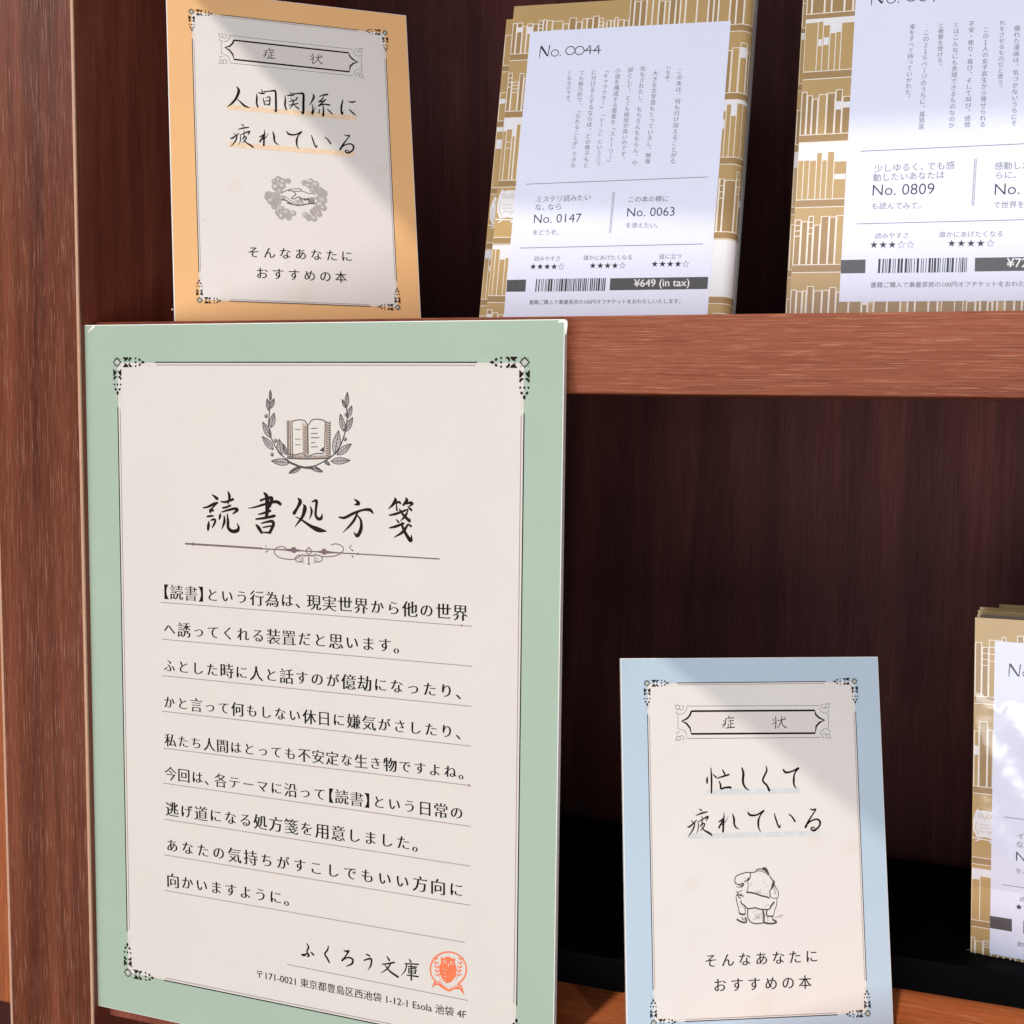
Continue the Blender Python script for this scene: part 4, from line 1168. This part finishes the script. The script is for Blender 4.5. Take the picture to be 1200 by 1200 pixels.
PX = lambda x, y: None
C2 = []
for t, xa, ya, xb, yb in (('優れた漫画は、気づかないうちにそ', 1168, 133, 1153, 578), ('れをさせるものだと思う。', 1099, 108, 1088, 415), ('この１人の女子高生から発せられる', 1022, 140, 1006, 583), ('不安・焦り・喜び、そして叫び。感情', 955, 112, 934, 585),
                          ('とはこんなにも表現できるものなのか', 884, 117, 861, 588), ('と衝撃を受ける。', 812, 120, 805, 310), ('この２１６ページのうちに、喜怒哀', 742, 153, 719, 595), ('楽をすべて持っていかれた。', 677, 126, 655, 460)):
    C2.append((t, f2.at(900 + xa / 4, ya / 4), f2.at(900 + xb / 4, yb / 4)))
label_art(k2, None, A2, '0574', None, (('少しゆるく、でも感', '動したいあなたは'), 'No. 0809', 'も読んでみて。'), (('感動した', 'らに、'), 'No. 0', 'で世界を'), '¥726 (in tax)', (3, 4, 4), 9)
gt = Ink(0.18)
for t, a, b2 in C2: col_text(gt, t, a, b2)
gt.build('label_review_text', M['lab_grey'], k2.fr.root)
k2.finish()
for i, (du, dy, desc) in enumerate(((-3.5, 17, 'large film-wrapped gold comic standing right behind label No. 0574'),)):
    p = offset_pose(K2, du, dy)
    b_ = Book((p[0], p[1], 0.0, p[3], p[4], p[5]), 128, 182, 14, desc, 'film-wrapped books on the upper shelf', 31 + i, R2L, R2L); b_.finish()

# the book at the right edge of the lower shelf, on a low black riser
K3 = (356.2, 105.7, -260.0, math.radians(-6.4), math.radians(-5.0), math.radians(1.3))
R3L = [(142, 112.5, 'gold', 'books'), (106, 74, 'gold', 'books'), (70, 43, 'gold', 'none'), (38, 15, 'white'), (9, -2)]
k3 = Book(K3, 105, 145.2, 13, 'film-wrapped gold paperback with glaring film at the right edge of the lower shelf', 'film-wrapped books on the lower shelf', 12, R3L, R3L, owls=((4.9, 57, .60),))
f3 = k3.fr
la = f3.at(1159.5, 1117.5); lb = f3.at(1166, 751)
u3 = (la[0] + lb[0]) / 2; v3 = la[1]; s3 = (lb[1] - la[1]) / 128.6
label_sheet(k3, [(u3, v3), (u3 + 89, v3), (u3 + 89, lb[1]), (u3, lb[1])])


def A3(x, y):
    q = f.at(x, y); return np.array([u3 + (q[0] - 8.15) * 1.0, v3 + (q[1] - (5.0 + (q[0] - 8) * 0.020)) * s3])


label_art(k3, None, A3, '0', [('すうう', 380, 303, 376, 350)], (('イヤミスが', 'なら'), 'No. 0', 'をお。'), (('し',), 'No. 0', 'を'), '¥6 (in tax)', (4, 4, 4), 19)
k3.finish()
gm, gn, gb = new_mat('rumpled_clear_film'); gn.nodes.remove(gb)
go = gn.nodes['Material Output']; tr_ = gn.nodes.new('ShaderNodeBsdfTransparent'); gl = gn.nodes.new('ShaderNodeBsdfGlossy'); mx_ = gn.nodes.new('ShaderNodeMixShader')
gl.inputs['Roughness'].default_value = 0.16; mx_.inputs[0].default_value = 0.085
gn.links.new(tr_.outputs[0], mx_.inputs[1]); gn.links.new(gl.outputs[0], mx_.inputs[2]); gn.links.new(mx_.outputs[0], go.inputs['Surface'])
rg = random.Random(2); nu, nv_ = 46, 40; GV = []; GF = []
for j in range(nv_ + 1):
    for i in range(nu + 1):
        u = 0.8 + 102 * i / nu; top_ = 112 + 2.2 * math.sin(u * .55) + 1.6 * math.sin(u * 1.7 + 1) - u * .05
        v = 30 + (top_ - 30) * j / nv_
        w = -0.75 - 0.18 * math.sin(u * .33 + v * .21) - 0.10 * math.sin(u * .9 - v * .55 + 2) - 0.05 * math.sin(v * 1.3 + u * .2)
        if i in (0,) or j in (0, nv_): w = -0.32
        GV.append((u, w, v))
for j in range(nv_):
    for i in range(nu):
        a = j * (nu + 1) + i; GF.append((a, a + 1, a + nu + 2, a + nu + 1))
mesh_obj('rumpled_film', GV, GF, gm, k3.fr.root, True)
for i, (du, dy, dz_, desc) in enumerate(((-0.5, 15, -1.0, 'film-wrapped gold paperback second in the lower row at the right edge'), (6.0, 30, -1.5, 'film-wrapped gold paperback last in the lower row at the right edge'))):
    p = offset_pose(K3, du, dy)
    b_ = Book((p[0], p[1], -260.0, p[3], p[4], p[5]), 105, 145.2 + dz_, 13, desc, 'film-wrapped books on the lower shelf', 40 + i, R3L, R3L); b_.finish()

rs = bpy.data.objects.new('shade_riser', None); COL.objects.link(rs); rs.location = (0.42, 0.14, Z2 * S)
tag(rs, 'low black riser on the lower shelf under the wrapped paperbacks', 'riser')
ri = bevel_box('top_plate', (300 - 420, 91 - 140, 11.5), (560 - 420, 205 - 140, 14.4), M['black'], rs, 0.5)  # carries the books; stretched left of them to blacken the shaded shelf top
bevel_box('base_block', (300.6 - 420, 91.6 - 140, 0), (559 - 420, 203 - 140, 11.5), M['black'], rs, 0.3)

shade_block = bpy.data.objects.new('shade_riser', None); COL.objects.link(shade_block); shade_block.location = (0.14, 0.12, Z2 * S)  # added black block standing in for the deep shade behind the poster
tag(shade_block, 'added low black block darkening the shaded shelf behind the right edge of the large green poster', 'riser')
bevel_box('top_plate', (60 - 140, 46 - 120, 11.5), (222 - 140, 205 - 120, 14.4), M['black'], shade_block, 0.5)
bevel_box('base_block', (60.6 - 140, 46.6 - 120, 0), (221 - 140, 203 - 120, 11.5), M['black'], shade_block, 0.3)

bpy.data.objects.remove(_to)
